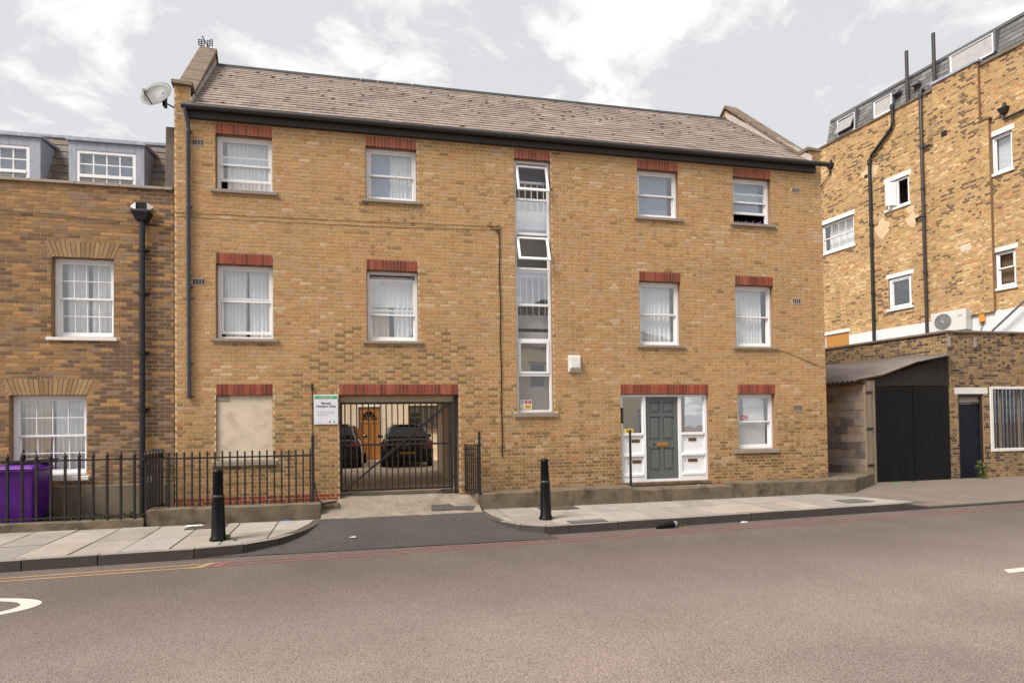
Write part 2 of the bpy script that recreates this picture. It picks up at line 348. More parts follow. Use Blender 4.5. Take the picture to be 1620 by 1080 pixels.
def bricks(fr, rects, blocked, bond, pal, wall, n_ind, z_base, proud=.006, seed=1, m=None, jit=.002, course=COURSE):
    """every brick is its own box; the largest in view are parts of the wall, the rest one part"""
    rnd = random.Random(seed); m = m or M_BRICK; items = []
    zlo = min(r[2] for r in rects); zhi = max(r[3] for r in rects)
    ulo = min(r[0] for r in rects); uhi = max(r[1] for r in rects)
    J = .0135; bh = course-J; ST, HD = .225-J, .1125-J
    k0 = math.floor((zlo-z_base)/course)-1
    k = k0
    while z_base+k*course < zhi:
        z0 = z_base+k*course+J/2; z1 = z0+bh; zm = (z0+z1)/2
        rs = [(r[0], r[1]) for r in rects if r[2]-.004 <= zm <= r[3]+.004]
        bl = [(b[0]-.006, b[1]+.006) for b in blocked if b[2] < zm < b[3]]
        if rs:
            i = 0
            if bond == 'flemish': seq = (ST, HD); u = math.floor(ulo/.3375-1)*.3375+.16875*(k % 2)
            elif bond == 'english': seq = (ST,) if k % 2 else (HD,); u = math.floor(ulo/.225-1)*.225-(.05625 if k % 2 else 0)
            else: seq = (ST,); u = math.floor(ulo/.225-1)*.225-.1125*(k % 2)
            while u < uhi:
                L = seq[i % len(seq)]; i += 1
                for a, b in rs:
                    for p, q in cut(max(u, a), min(u+L, b), bl) if min(u+L, b) > max(u, a) else []:
                        if q-p > .03: items.append((p, q, z0, z1, abs(q-p-ST) < .001, abs(q-p-HD) < .001))
                u += L+J
        k += 1
    # choose individual parts: whole stretchers and headers in view, largest first
    cand = []
    for n, it in enumerate(items):
        if not (it[4] or it[5]): continue
        c = fr.p((it[0]+it[1])/2, 0, (it[2]+it[3])/2)
        if in_view(c): cand.append(((c-CAMP).length*(1 if it[4] else 2), n))
    cand.sort(); chosen = set(n for _, n in cand[:n_ind])
    mb = MB(fr); var = {}
    ang = math.atan2(fr.e.y, fr.e.x)
    for n, it in enumerate(items):
        p, q, z0, z1 = it[:4]; cu = (p+q)/2; cz = (z0+z1)/2
        col = pal(cu, cz, rnd); pr = proud+rnd.uniform(-jit, jit)
        if n in chosen:
            key = (it[4], cz < .42 and fr is FB and (cu < -1.1 or cu > 7.3), cz < 1.2, rnd.randrange(16))
            if key not in var:
                b = MB(F2((0, 0), (1, 0))); hl = (ST if it[4] else HD)/2
                e = .002
                b.hexa([(-hl, .02, -bh/2), (hl, .02, -bh/2), (hl, .02, bh/2), (-hl, .02, bh/2)], [(-hl+e, -pr, -bh/2+e), (hl-e, -pr, -bh/2+e), (hl-e, -pr, bh/2-e), (-hl+e, -pr, bh/2-e)], col)
                me = b.mesh('brick', m, attr=True); var[key] = me
            else:
                # same look-up table of fired colours; the size is shared too
                me = var[key]
            inst('brick', me, wall, fr.p(cu, 0, cz), (0, 0, ang))
        else:
            e = .002; i = [mb.pt(*x) for x in ((p, .01, z0), (q, .01, z0), (q, .01, z1), (p, .01, z1), (p+e, -pr, z0+e), (q-e, -pr, z0+e), (q-e, -pr, z1-e), (p+e, -pr, z1-e))]
            mb.face((i[4], i[5], i[6], i[7]), col)
            for a in range(4): mb.face((i[a], i[(a+1) % 4], i[4+(a+1) % 4], i[4+a]), col)
    if mb.f:
        o = mb.build('brickwork', m, wall, attr=True, fix=False); o['kind'] = 'stuff'
    return items
def vary(c, rnd, v=.12, h=.04):
    k = 1+rnd.uniform(-v, v); return (max(.004, c[0]*k*(1+rnd.uniform(-h, h))), max(.004, c[1]*k), max(.004, c[2]*k*(1+rnd.uniform(-h, h))))
def pal_main(u, z, rnd):
    q = mnoise.noise(Vector((u*.5, z*.55, 3.1)))*.5+mnoise.noise(Vector((u*1.7, z*1.9, 8.)))*.35
    t = rnd.random()+q*.25
    if z < .42 and (u < -1.1 or (u > 7.3 and z < .35)): return vary((.23, .055, .032), rnd, .25)
    low = max(0., min(1., (2.6-z)/1.9)); low = low*(.85+q)
    if t < .0+low*.40: c = (.27, .165, .077)
    elif t < .12+low*.62: c = (.375, .226, .098)
    elif t < .58: c = (.455, .276, .119)
    elif t < .80: c = (.465, .27, .122)
    elif t < .90: c = (.45, .292, .17)
    elif t < .965: c = (.45, .228, .098)
    else: c = (.53, .375, .225)
    g_ = 1-.26*max(0., min(1., low))                 # brick tone darkens towards the base
    for a_, b_, c_, d_ in sills:                     # darker just below each sill, easing off downwards
        if a_-.04 < u < b_+.04 and c_-.42 < z < c_: g_ *= 1-.22*(1-(c_-z)/.42)*(.6+.8*abs(mnoise.noise(Vector((u*6, 1, 2)))))
    if z > 7.72: g_ *= .9  # shade below the gutter is put into the brick colour
    return vary(tuple(x*g_ for x in c), rnd, .07, .03)
def pal_house(u, z, rnd):
    q = mnoise.noise(Vector((u*.6, z*.5, 1.)))
    t = rnd.random()+q*.35; low = .30*max(0., min(1., (3.6-z)/2.6))+(.16 if u > -5.15 else 0.)
    if t < .10+low*2: c = (.165, .10, .062)
    elif t < .36+low: c = (.25, .145, .072)
    elif t < .76: c = (.32, .178, .08)
    elif t < .93: c = (.40, .22, .09)
    else: c = (.275, .18, .12)
    return vary(c, rnd, .09)
def pal_tower(u, z, rnd):
    q = mnoise.noise(Vector((u*.9, z*.7, 5.)))+.5*mnoise.noise(Vector((u*3, z*2.5, 2.)))
    t = rnd.random()+q*.45
    if z > 9.5: t -= .10
    if t < .03: c = (.15, .095, .055)
    elif t < .18: c = (.34, .212, .10)
    elif t < .62: c = (.47, .30, .14)
    elif t < .86: c = (.52, .325, .145)
    elif t < .93: c = (.49, .235, .095)
    else: c = (.64, .46, .25)
    return vary(c, rnd, .14)
def pal_out(u, z, rnd):
    q = mnoise.noise(Vector((u*.8, z*.8, 15.)))
    t = rnd.random()+q*.4
    if z > 3.3: t -= .32
    if z < 1.1: t -= .18
    if t < .08: c = (.075, .055, .045)
    elif t < .28: c = (.15, .103, .066)
    elif t < .62: c = (.255, .168, .088)
    elif t < .88: c = (.335, .215, .105)
    else: c = (.30, .16, .085)
    return vary(c, rnd, .15)

# ------------------------------------------------------------------ ground, road, pavements
SK = .064                                                    # the street runs a little askew to the facade
def kerb_y(x): return -2.54+SK*(x-2.6)
def zp(x, y): return max(0., .022*(y-kerb_y(x)))             # pavement falls gently to the kerb
g = MB(); g.poly([(-250, -250, -.15), (250, -250, -.15), (250, 250, -.15), (-250, 250, -.15)])
road = struct(g.build('road', M_ROAD, fix=False)); road['label'] = 'worn grey brown asphalt road in the foreground'
SF = F2((2.6, -2.54), (1, SK))                               # street frame: u along the kerb, d away from the road
def clip_poly(poly, clip):
    out = poly
    for i in range(len(clip)):
        a = clip[i]; b = clip[(i+1) % len(clip)]; inp = out; out = []
        def side(p): return (b[0]-a[0])*(p[1]-a[1])-(b[1]-a[1])*(p[0]-a[0])
        for j in range(len(inp)):
            p = inp[j]; q = inp[(j+1) % len(inp)]; sp, sq = side(p), side(q)
            if sp >= 0: out.append(p)
            if (sp >= 0) != (sq >= 0):
                t = sp/(sp-sq); out.append((p[0]+(q[0]-p[0])*t, p[1]+(q[1]-p[1])*t))
        if not out: return []
    return out
def arc(c, r, a0, a1, n):
    return [(c[0]+r*math.cos(R(a0+(a1-a0)*i/n)), c[1]+r*math.sin(R(a0+(a1-a0)*i/n))) for i in range(n+1)]
def inset(poly, dist):                                        # convex, counter-clockwise
    n = len(poly); out = []
    for i in range(n):
        p0, p1, p2 = [Vector((*poly[k % n], 0)) for k in (i-1, i, i+1)]
        e1 = (p1-p0).normalized(); e2 = (p2-p1).normalized(); n1 = Vector((-e1.y, e1.x, 0)); n2 = Vector((-e2.y, e2.x, 0))
        b = (n1+n2).normalized(); k = dist/max(.3, b.dot(n1)); out.append((p1.x+b.x*k, p1.y+b.y*k))
    return out
def pavement(name, label, outer, kerb_path, back_y, slab_len, seed, skip=None):
    """outer: convex polygon (kerb line included).  kerb_path: the open polyline that carries kerb stones"""
    rnd = random.Random(seed)
    bed = MB(); bed.poly([(x, y, zp(x, y)-.012) for x, y in outer])
    b = struct(bed.build(name, M_BED, fix=False)); b['label'] = label
    KW = .135
    # kerb stones
    k = bpy.data.objects.new('kerb', None); C.objects.link(k); ORG[k.name] = Vector((0, 0, 0)); struct(k); k['label'] = 'dark stone kerb along the '+label
    pts = [Vector((*p, 0)) for p in kerb_path]; inn = []
    for i, p in enumerate(pts):
        t = (pts[min(i+1, len(pts)-1)]-pts[max(i-1, 0)]).normalized(); nn = Vector((-t.y, t.x, 0)); inn.append(p+nn*KW)
    for i in range(len(pts)-1):
        a, c = pts[i], pts[i+1]; ai, ci = inn[i], inn[i+1]; L = (c-a).length; n = max(1, round(L/.92))
        for j in range(n):
            t0, t1 = j/n+.004/L, (j+1)/n-.004/L
            q = [a.lerp(c, t0), a.lerp(c, t1), ai.lerp(ci, t1), ai.lerp(ci, t0)]; dz = rnd.uniform(-.004, .004)
            drop = skip or (lambda x: 0.)
            mb = MB(); bb = [(p.x, p.y, -.2) for p in q]; tt = [(p.x, p.y, .006+dz-drop(p.x)) for p in q]
            tn = [((p.x+q[(m+2) % 4].x*.0), p.y, z) for p, (_, _, z), m in zip(q, tt, range(4))]
            mb.hexa(bb, tt); ko = mb.build('kerb_stone', M_KERB, k, bevel=.012); ko.data.materials.append(M_KERBTOP)
            for pg in ko.data.polygons:
                if pg.normal.z > .8: pg.material_index = 1
    # slabs
    inner = inset(outer, .004)
    xs = [p[0] for p in outer]; u0 = min(xs)-4; u1 = max(xs)+2; row = 0; d = KW+.004
    SFn = SF
    kerbcut = [(p.x, p.y) for p in inn]
    clip = inner
    while d < 3.2:
        D_ = .92; u = u0+rnd.uniform(-.03, .03)
        while u < u1:
            q = [SFn.p(u+.011, d+.012, 0), SFn.p(u+slab_len-.011, d+.012, 0), SFn.p(u+slab_len-.011, d+D_-.012, 0), SFn.p(u+.011, d+D_-.012, 0)]
            pl = clip_poly([(p.x, p.y) for p in q], clip)
            if len(pl) >= 3:
                # keep clear of the kerb stones
                pl2 = clip_poly(pl, kerb_clip(outer, kerb_path, KW+.004))
                if len(pl2) >= 3:
                    ar = abs(sum(pl2[i][0]*pl2[(i+1) % len(pl2)][1]-pl2[(i+1) % len(pl2)][0]*pl2[i][1] for i in range(len(pl2))))/2
                    if ar > .015:
                        v = rnd.uniform(.82, 1.12); wv = rnd.uniform(-.02, .02); col = (.315*v+wv*.5, .278*v, .245*v-wv*.5); dz = rnd.uniform(-.004, .004); tx, ty = rnd.uniform(-.004, .004), rnd.uniform(-.004, .004)
                        mb = MB(); cx_ = sum(p[0] for p in pl2)/len(pl2); cy_ = sum(p[1] for p in pl2)/len(pl2)
                        mb.hexa([(x, y, zp(x, y)-.05) for x, y in pl2], [(x, y, zp(x, y)+dz+tx*(x-cx_)+ty*(y-cy_)) for x, y in pl2], col)
                        mb.build('paving_slab', M_SLAB, b, attr=True, bevel=.004)
            u += slab_len
        d += D_; row += 1
    return b
def kerb_clip(outer, path, dist):
    """outer polygon with only the kerb edges moved inwards"""
    n = len(outer); pk = set((round(p[0], 4), round(p[1], 4)) for p in path); out = []
    ins = inset(outer, dist)
    for i, p in enumerate(outer): out.append(ins[i] if (round(p[0], 4), round(p[1], 4)) in pk else p)
    return out
# right-hand pavement: rounded corner at the drive, straight along the road, ramp down at the forecourt
kr = [(1.66, -.22), (1.68, -.7), (1.74, -1.2), (1.9, -1.75), (2.2, -2.25), (2.6, -2.535), (3.05, kerb_y(3.05)), (10.66, kerb_y(10.66)), (11.45, kerb_y(11.45))]
outer_r = kr+[(9.85, -.2)]
# (counter-clockwise, convex)
pavement('pavement', 'right pavement of pale slabs before the yellow brick flats', outer_r, kr, -.2, .66, 3, skip=lambda x: max(0., min(.125, (x-10.66)*.17)))
kl = [(-12.5, kerb_y(-12.5)), (-4.2, kerb_y(-4.2)), (-2.95, kerb_y(-2.95)), (-2.3, kerb_y(-2.3)+.13), (-1.85, -2.35), (-1.55, -1.8), (-1.4, -1.25), (-1.36, -.7)]
outer_l = kl+[(-12.5, -.7)]
pavement('pavement', 'left pavement of pale slabs before the brown brick house', outer_l, kl, -.7, .66, 5)
# dropped kerb and asphalt forecourt on the right
fc = MB(); xs = [9.83, 11.5, 13, 15, 18, 22, 30]
def zf(x, y): return -.119+.164*min(1, max(0, (y-kerb_y(x))/1.6))+.02*max(0, min(1, y+.4))
ptsf = []
for i in range(len(xs)-1):
    for j in range(8):
        def P(k, jj):
            x = xs[k]
            y0 = kerb_y(x) if x > 11.46 else -.2+(x-9.85)/(11.45-9.85)*(kerb_y(11.45)+.2); y1 = 1.25; y = y0+(y1-y0)*jj/8
            return (x, y, zf(x, y) if x > 11.46 else zp(x, y)*.0+max(zf(x, y), -.125))
        fc.poly([P(i, j), P(i+1, j), P(i+1, j+1), P(i, j+1)])
fo = struct(fc.build('forecourt', M_FORE, fix=False, smooth=True)); fo['label'] = 'brownish asphalt forecourt before the black shed doors'
dk = bpy.data.objects.new('kerb', None); C.objects.link(dk); ORG[dk.name] = Vector((0, 0, 0)); struct(dk); dk['label'] = 'low dropped kerb along the asphalt forecourt'
x = 11.46
while x < 24:
    mb = MB(); mb.hexa([(x+.004, kerb_y(x), -.2), (x+.91, kerb_y(x+.91), -.2), (x+.91, kerb_y(x+.91)+.13, -.2), (x+.004, kerb_y(x)+.13, -.2)], [(x+.004, kerb_y(x), -.112), (x+.91, kerb_y(x+.91), -.112), (x+.91, kerb_y(x+.91)+.13, -.108), (x+.004, kerb_y(x)+.13, -.108)])
    mb.build('kerb_stone', M_KERB, dk, bevel=.01); x += .915
# drive between the two pavements: tarmac apron, then broken concrete up to the gate
def zd(x, y):
    pr = [(-3.3, -.147), (-2.75, -.143), (-2., -.085), (-1.0, .03), (-.4, .17), (0, .31), (.25, .39), (.6, .4), (20, .4)]
    for (a, za), (b, zb) in zip(pr, pr[1:]):
        if y <= b: t = max(0, (y-a)/(b-a)); return za+(zb-za)*t
    return .4
def drive_strip(name, m, ys, x0f, x1f, dz, nz):
    mb = MB(); nx = 16; idx = {}
    for j, y in enumerate(ys):
        for i in range(nx+1):
            x0, x1 = x0f(y), x1f(y); x = x0+(x1-x0)*i/nx; yy = y
            if j == len(ys)-1 or j == 0: yy = y+.0
            idx[i, j] = mb.pt(x, yy, zd(x, yy)+dz+nz*mnoise.noise(Vector((x*2.2, yy*2.2, 1))))
    for j in range(len(ys)-1):
        for i in range(nx): mb.face((idx[i, j], idx[i+1, j], idx[i+1, j+1], idx[i, j+1]))
    return struct(mb.build(name, m, fix=False, smooth=True))
def interp(tab):
    def f(y):
        for (a, xa), (b, xb) in zip(tab, tab[1:]):
            if y <= b: t = max(0, (y-a)/(b-a)); return xa+(xb-xa)*t
        return tab[-1][1]
    return f
xl = interp([(-3.05, -3.0), (-2.85, -2.75), (-2.72, -2.32), (-2.35, -1.87), (-1.8, -1.57), (-1.25, -1.42), (-.7, -1.38), (-.6, -1.5), (.3, -1.5)])
xr = interp([(-2.9, 2.75), (-2.5, 2.6), (-2.25, 2.25), (-1.75, 1.95), (-1.2, 1.78), (-.7, 1.72), (-.2, 1.75), (.3, 1.8)])
o = drive_strip('driveway_apron', M_TARMAC, [-2.9+.1*i for i in range(21)], xl, xr, .004, .006); o['label'] = 'dark tarmac apron of the drive by the road'
o = drive_strip('driveway', M_DRIVE, [-.93+.1*i for i in range(13)]+[.3], xl, xr, .002, .02); o['label'] = 'broken pale concrete drive sloping up to the gate'
pt = MB(); pt.poly([(.72, -.74, zd(0, -.74)+.016), (1.55, -.78, zd(0, -.78)+.016), (1.62, -.58, zd(0, -.58)+.016), (1.2, -.55, zd(0, -.55)+.018), (1.12, -.42, zd(0, -.42)+.018), (.74, -.45, zd(0, -.45)+.018)])
o = struct(pt.build('drive_patch', M_TARMAC, fix=False)); o['label'] = 'dark tarmac patch in the concrete drive'
yd = MB(); yd.poly([(-3.8, .29, .4), (1.5, .29, .4), (1.5, 5.86, .4), (-4.4, 5.86, .4)]); yd.poly([(-12, 5.86, .4), (12, 5.86, .4), (12, 40, .4), (-12, 40, .4)])
o = struct(yd.build('courtyard', M_YARD, fix=False)); o['label'] = 'sandy courtyard floor behind the gate'
# road markings
def strip_line(name, m, x0, x1, off, wd, label, zz=-.146, breaks=None):
    mb = MB(); n = max(2, int((x1-x0)/.25)); rnd = random.Random(hash(name) % 999)
    for i in range(n):
        a = x0+(x1-x0)*i/n; b = x0+(x1-x0)*(i+1)/n
        w0 = wd*(1+.12*math.sin(i*1.7)); w1 = wd*(1+.12*math.sin((i+1)*1.7))
        mb.poly([(a, kerb_y(a)-off-w0/2, zz), (b, kerb_y(b)-off-w1/2, zz), (b, kerb_y(b)-off+w1/2, zz), (a, kerb_y(a)-off+w0/2, zz)])
    o = struct(mb.build(name, m, fix=False)); o['label'] = label; return o
strip_line('red_line', M_REDLINE, -2.55, 26, .40, .06, 'inner painted red line along the kerb')
strip_line('red_line', M_REDLINE, -2.55, 26, .58, .06, 'outer painted red line along the kerb')
strip_line('yellow_line', M_YELLINE, -14, -2.75, .40, .06, 'inner faded yellow line along the left kerb')
strip_line('yellow_line', M_YELLINE, -14, -2.75, .58, .06, 'outer faded yellow line along the left kerb')
mb = MB(); mb.poly([(-2.80, kerb_y(-2.8)-.64, -.144), (-2.66, kerb_y(-2.7)-.64, -.144), (-2.52, kerb_y(-2.6)-.34, -.144), (-2.66, kerb_y(-2.7)-.34, -.144)])
o = struct(mb.build('yellow_line_end', M_YELLINE, fix=False)); o['label'] = 'slanting yellow bar ending the double lines'
mb = MB(); mb.poly([(-2.60, kerb_y(-2.6)-.64, -.1445), (-2.44, kerb_y(-2.5)-.64, -.1445), (-2.30, kerb_y(-2.4)-.34, -.1445), (-2.46, kerb_y(-2.5)-.34, -.1445)])
o = struct(mb.build('red_line_end', M_REDLINE, fix=False)); o['label'] = 'slanting red bar starting the double lines'
mb = MB(); n = 64; RA, RB = 1.55, .56
for i in range(n):
    q = []
    for k, (a_, b_) in ((i, (RA, RB)), (i+1, (RA, RB)), (i+1, (RA-.20, RB-.10)), (i, (RA-.20, RB-.10))):
        an = 2*math.pi*k/n; q.append((-5.47+a_*math.cos(an), -4.98+b_*math.sin(an)+SK*a_*math.cos(an), -.146))
    mb.poly(q)
o = struct(mb.build('road_roundel', M_WHITELINE, fix=False)); o['label'] = 'white painted oval ring on the road at the left edge'
SFc = F2((7.54, -6.43), (1, SK))
mb = MB(SFc); mb.poly([(0, -.07, -.146), (3, -.07, -.146), (3, .07, -.146), (.12, .07, -.146)])
o = struct(mb.build('centre_dash', M_WHITELINE, fix=False)); o['label'] = 'white centre line dash at the right edge'

# ------------------------------------------------------------------ joinery
WREV = .10
def add_curtain(win, fr, u0, u1, d, z0, z1, m, seed, amp=.025, gap=None, name='curtain'):
    d = min(d, .26) if fr is FB else d
    rnd = random.Random(seed); mb = MB(fr); n = max(8, int((u1-u0)/.022)); ph = rnd.uniform(0, 6); fr1 = rnd.uniform(55, 75)
    col = []
    for i in range(n+1):
        u = u0+(u1-u0)*i/n; dd = d+amp*math.sin(u*fr1+ph+1.5*math.sin(u*9+ph))
        col.append((mb.pt(u, dd*1.0, z1), mb.pt(u+.012*math.sin(u*21+ph), dd+amp*.4*math.sin(u*33), z0)))
    for i in range(n): mb.face((col[i][1], col[i+1][1], col[i+1][0], col[i][0]))
    return mb.build(name, m, win, smooth=True, fix=False)
def sash_window(parent, fr, u0, u1, z0, z1, setback=WREV, bars=(1, 1), raise_low=0., drop_up=0., m=M_UPVC, fw=.055, mid=.5, label=None, mr=.04):
    """box frame, two sliding sashes, glass in each pane"""
    f = MB(fr); s = setback
    f.box(u0, u0+fw, s, s+.10, z0, z1); f.box(u1-fw, u1, s, s+.10, z0, z1); f.box(u0+fw, u1-fw, s, s+.10, z1-fw, z1); f.box(u0+fw, u1-fw, s, s+.10, z0, z0+fw*.8)
    win = f.build('window', m, parent, bevel=.004)
    if label: win['label'] = label
    a0, a1 = u0+fw+.002, u1-fw-.002; b0, b1 = z0+fw*.8+.002, z1-fw-.002; zm = b0+(b1-b0)*mid
    for nm, (c0, c1, dd) in (('up', (zm-.02-drop_up, b1-drop_up, s+.018)), ('low', (b0+raise_low, zm+.02+raise_low, s+.055))):
        c1 = min(c1, b1); c0 = max(c0, b0)
        sb = MB(fr); r = mr; br = mr*1.5 if nm == 'low' else mr
        sb.box(a0, a0+r, dd, dd+.034, c0, c1); sb.box(a1-r, a1, dd, dd+.034, c0, c1); sb.box(a0+r, a1-r, dd, dd+.034, c1-r, c1); sb.box(a0+r, a1-r, dd, dd+.034, c0, c0+br)
        gx0, gx1, gz0, gz1 = a0+r, a1-r, c0+br, c1-r; nx, nz = bars; bw = .020
        for i in range(1, nx): x = gx0+(gx1-gx0)*i/nx; sb.box(x-bw/2, x+bw/2, dd+.003, dd+.031, gz0, gz1)
        for i in range(1, nz): z = gz0+(gz1-gz0)*i/nz; sb.box(gx0, gx1, dd+.004, dd+.030, z-bw/2, z+bw/2)
        sb.build('sash', m, win, bevel=.003)
        for i in range(nx):
            for k in range(nz):
                p = MB(fr); x0 = gx0+(gx1-gx0)*i/nx; x1 = gx0+(gx1-gx0)*(i+1)/nx; y0 = gz0+(gz1-gz0)*k/nz; y1 = gz0+(gz1-gz0)*(k+1)/nz
                e = bw/2 if nx > 1 else 0
                tl = random.uniform(-.0012, .0012)
                p.poly([(x0+.001, dd+.017+tl, y0+.001), (x1-.001, dd+.017-tl, y0+.001), (x1-.001, dd+.017-tl, y1-.001), (x0+.001, dd+.017+tl, y1-.001)])
                p.build('pane', M_GLASS, win, fix=False)
    return win
def sill(parent, fr, u0, u1, z0, z1, m=None, out=.05, name='sill', back=.12):
    mb = MB(fr); mb.hexa([(u0, -out, z0), (u1, -out, z0), (u1, back, z0), (u0, back, z0)], [(u0, -out, z1-.012), (u1, -out, z1-.012), (u1, back, z1), (u0, back, z1)])
    return mb.build(name, m or M_SILL, parent, bevel=.006)
def soldier_lintel(parent, fr, u0, u1, z0, z1, seed, haze=0.):
    rnd = random.Random(seed); bk = MB(fr); bk.box(u0, u1, -.002, .12, z0+.002, z1-.002); li = bk.build('lintel', M_LINTMORTAR, parent)
    n = max(3, round((u1-u0)/.075)); wv = (u1-u0)/n
    for i in range(n):
        c = rnd.choice([(.27, .062, .038), (.27, .062, .038), (.21, .05, .032), (.31, .085, .05), (.18, .045, .03)])
        c = tuple(x+(y-x)*haze for x, y in zip(c, (.36, .13, .08)))
        b = MB(fr); e = .0075; b.box(u0+i*wv+e, u0+(i+1)*wv-e, -.011-rnd.uniform(0, .003), .03, z0, z1-.006, vary(c, rnd, .16)); b.build('brick', M_BRICK, li, attr=True)
    return li
def slates(parent, base, e, up, nrm, length, rows, gauge, sw, pal, n_ind, seed, skew=0., thick=.0075, cover=None):
    """slates laid in overlapping courses; each one its own slab"""
    rnd = random.Random(seed); items = []
    for r_ in range(rows):
        u = -((r_ % 2)*.5*sw)+rnd.uniform(-.01, .01); u_off = skew*(r_*gauge)
        while u < length:
            a = max(u, 0); b = min(u+sw-.006, length)
            if b-a > .04:
                c = base+e*((a+b)/2+u_off)+up*(r_*gauge)
                if not (cover and cover(a+u_off, b+u_off, r_*gauge)): items.append((a+u_off, b+u_off, r_*gauge, b-a > sw-.01, c))
            u += sw
    cand = sorted(((it[4]-CAMP).length, i) for i, it in enumerate(items) if it[3] and in_view(it[4])); chosen = set(i for _, i in cand[:n_ind])
    mb = MB(); var = {}
    rotm = Matrix((e, up, nrm)).transposed().to_4x4()
    def slab(L, rr):
        t = thick; k = rr.uniform(-.002, .004); return [(0, -.004+rr.uniform(-.004, .004), t*2.1+k), (L, -.004+rr.uniform(-.004, .004), t*2.1+k), (L, gauge*1.12, t*.4), (0, gauge*1.12, t*.4)], t
    for i, it in enumerate(items):
        a, b, v, full, c = it; col = pal(a, v, rnd)
        if i in chosen:
            key = rnd.randrange(24)
            if key not in var:
                L = b-a; q, t = slab(L, rnd); m2 = MB(); base_i = len(m2.v)
                for x, y, z in q: m2.v.append(Vector((x, y, z-t)))
                for x, y, z in q: m2.v.append(Vector((x, y, z)))
                m2.face((4, 5, 6, 7), col); m2.face((0, 1, 5, 4), col); m2.face((1, 2, 6, 5), col); m2.face((3, 0, 4, 7), col)
                var[key] = m2.mesh('slate', M_SLATE, attr=True)
            o = inst('slate', var[key], parent, base+e*a+up*v); o.rotation_euler = rotm.to_euler()
        else:
            q, t = slab(b-a, rnd); j = len(mb.v)
            for dz in (-t, 0):
                for x, y, z in q: mb.v.append(base+e*(a+x)+up*(v+y)+nrm*(z+dz))
            mb.face((j+4, j+5, j+6, j+7), col); mb.face((j, j+1, j+5, j+4), col); mb.face((j+1, j+2, j+6, j+5), col); mb.face((j+3, j, j+4, j+7), col)
    if mb.f: o = mb.build('slating', M_SLATE, parent, attr=True, fix=False); o['kind'] = 'stuff'
def pal_slate(u, v, rnd):
    q = mnoise.noise(Vector((u*.7, v*.8, 4.)))
    t = rnd.random()+q*.4
    if t < .10: c = (.21, .16, .132)
    elif t < .6: c = (.25, .193, .16)
    elif t < .93: c = (.27, .208, .174)
    else: c = (.31, .25, .215)
    return vary(c, rnd, .055)

# ------------------------------------------------------------------ the block of flats
FB = F2((0, 0), (1, 0)); KS = -.125
flats = thing('apartment_building', 'three storey yellow brick block of flats with slate roof and red lintels', 'building', (3.2, 0, 0))
ZU, ZM, ZG = 7.725, 5.10, 2.47
COLS = [(-3.45, -2.38), (-.53, .53), (5.61, 6.645), (8.085, 9.115)]
STRIP = (2.675, 3.505, 2.065, ZU)
DOOR = (5.10, 7.31, .43, ZG); GATE = (-1.107, 1.37, -.1, ZG); GFW = (8.085, 9.10, 1.135, ZG); BLIND = (-3.455, -2.4, 1.16, ZG)
ops = [STRIP, DOOR, GATE, GFW, BLIND]
for a, b in COLS: ops += [(a, b, 6.61, ZU), (a, b, 3.605, ZM)]
rects = [(-4.2, 10.55, -.15, 8.0), (-4.2, -3.9, 8.0, 8.62), (10.2, 10.55, 8.0, 8.53)]
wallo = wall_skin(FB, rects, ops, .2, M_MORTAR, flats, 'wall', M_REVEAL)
lints = [(a, b, ZU, 7.945) for a, b in COLS]+[(a, b, ZM, 5.32) for a, b in COLS]+[(STRIP[0], STRIP[1], ZU, 7.945), (DOOR[0], DOOR[1], ZG, 2.695), (GATE[0], GATE[1], ZG, 2.695), (GFW[0], GFW[1], ZG, 2.695), (BLIND[0], BLIND[1], ZG, 2.695)]
sills = [(a-.09, b+.10, 6.53, 6.61) for a, b in COLS]+[(a-.09, b+.10, 3.54, 3.605) for a, b in COLS]+[(2.59, 3.6, 1.965, 2.065), (7.97, 9.18, 1.035, 1.135), (-3.54, -2.32, 1.06, 1.16)]
vents = [(-3.88, -3.665, 7.44, 7.58), (-3.88, -3.645, 4.645, 4.79), (9.71, 9.93, 7.435, 7.565), (9.65, 9.885, 4.665, 4.815), (9.61, 9.855, 2.025, 2.185)]
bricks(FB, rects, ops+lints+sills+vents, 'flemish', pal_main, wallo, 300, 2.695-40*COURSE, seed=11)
for i, (a, b, c, d) in enumerate(lints): soldier_lintel(flats, FB, a, b, c, d, 30+i, haze=.45 if c > 7 else 0)  # top lintels paler: haze put into the brick colour
for s in sills: sill(flats, FB, *s)
for a, b, c, d in vents:
    mb = MB(FB); mb.box(a, b, -.012, .05, c, c+.022); mb.box(a, b, -.012, .05, d-.022, d)
    n = 5
    for i in range(n): x = a+(b-a-.014)*i/(n-1); mb.box(x, x+.014, -.010, .05, c+.022, d-.022)
    v = mb.build('air_brick', M_AIRBRICK, flats); mb = MB(FB); mb.box(a+.004, b-.004, -.0025, .03, c+.004, d-.004); mb.build('vent_shade_plate', mat('vent_shade', (.07, .06, .058), .9), v)  # dark plate proud of the mortar paints the shade in the slots
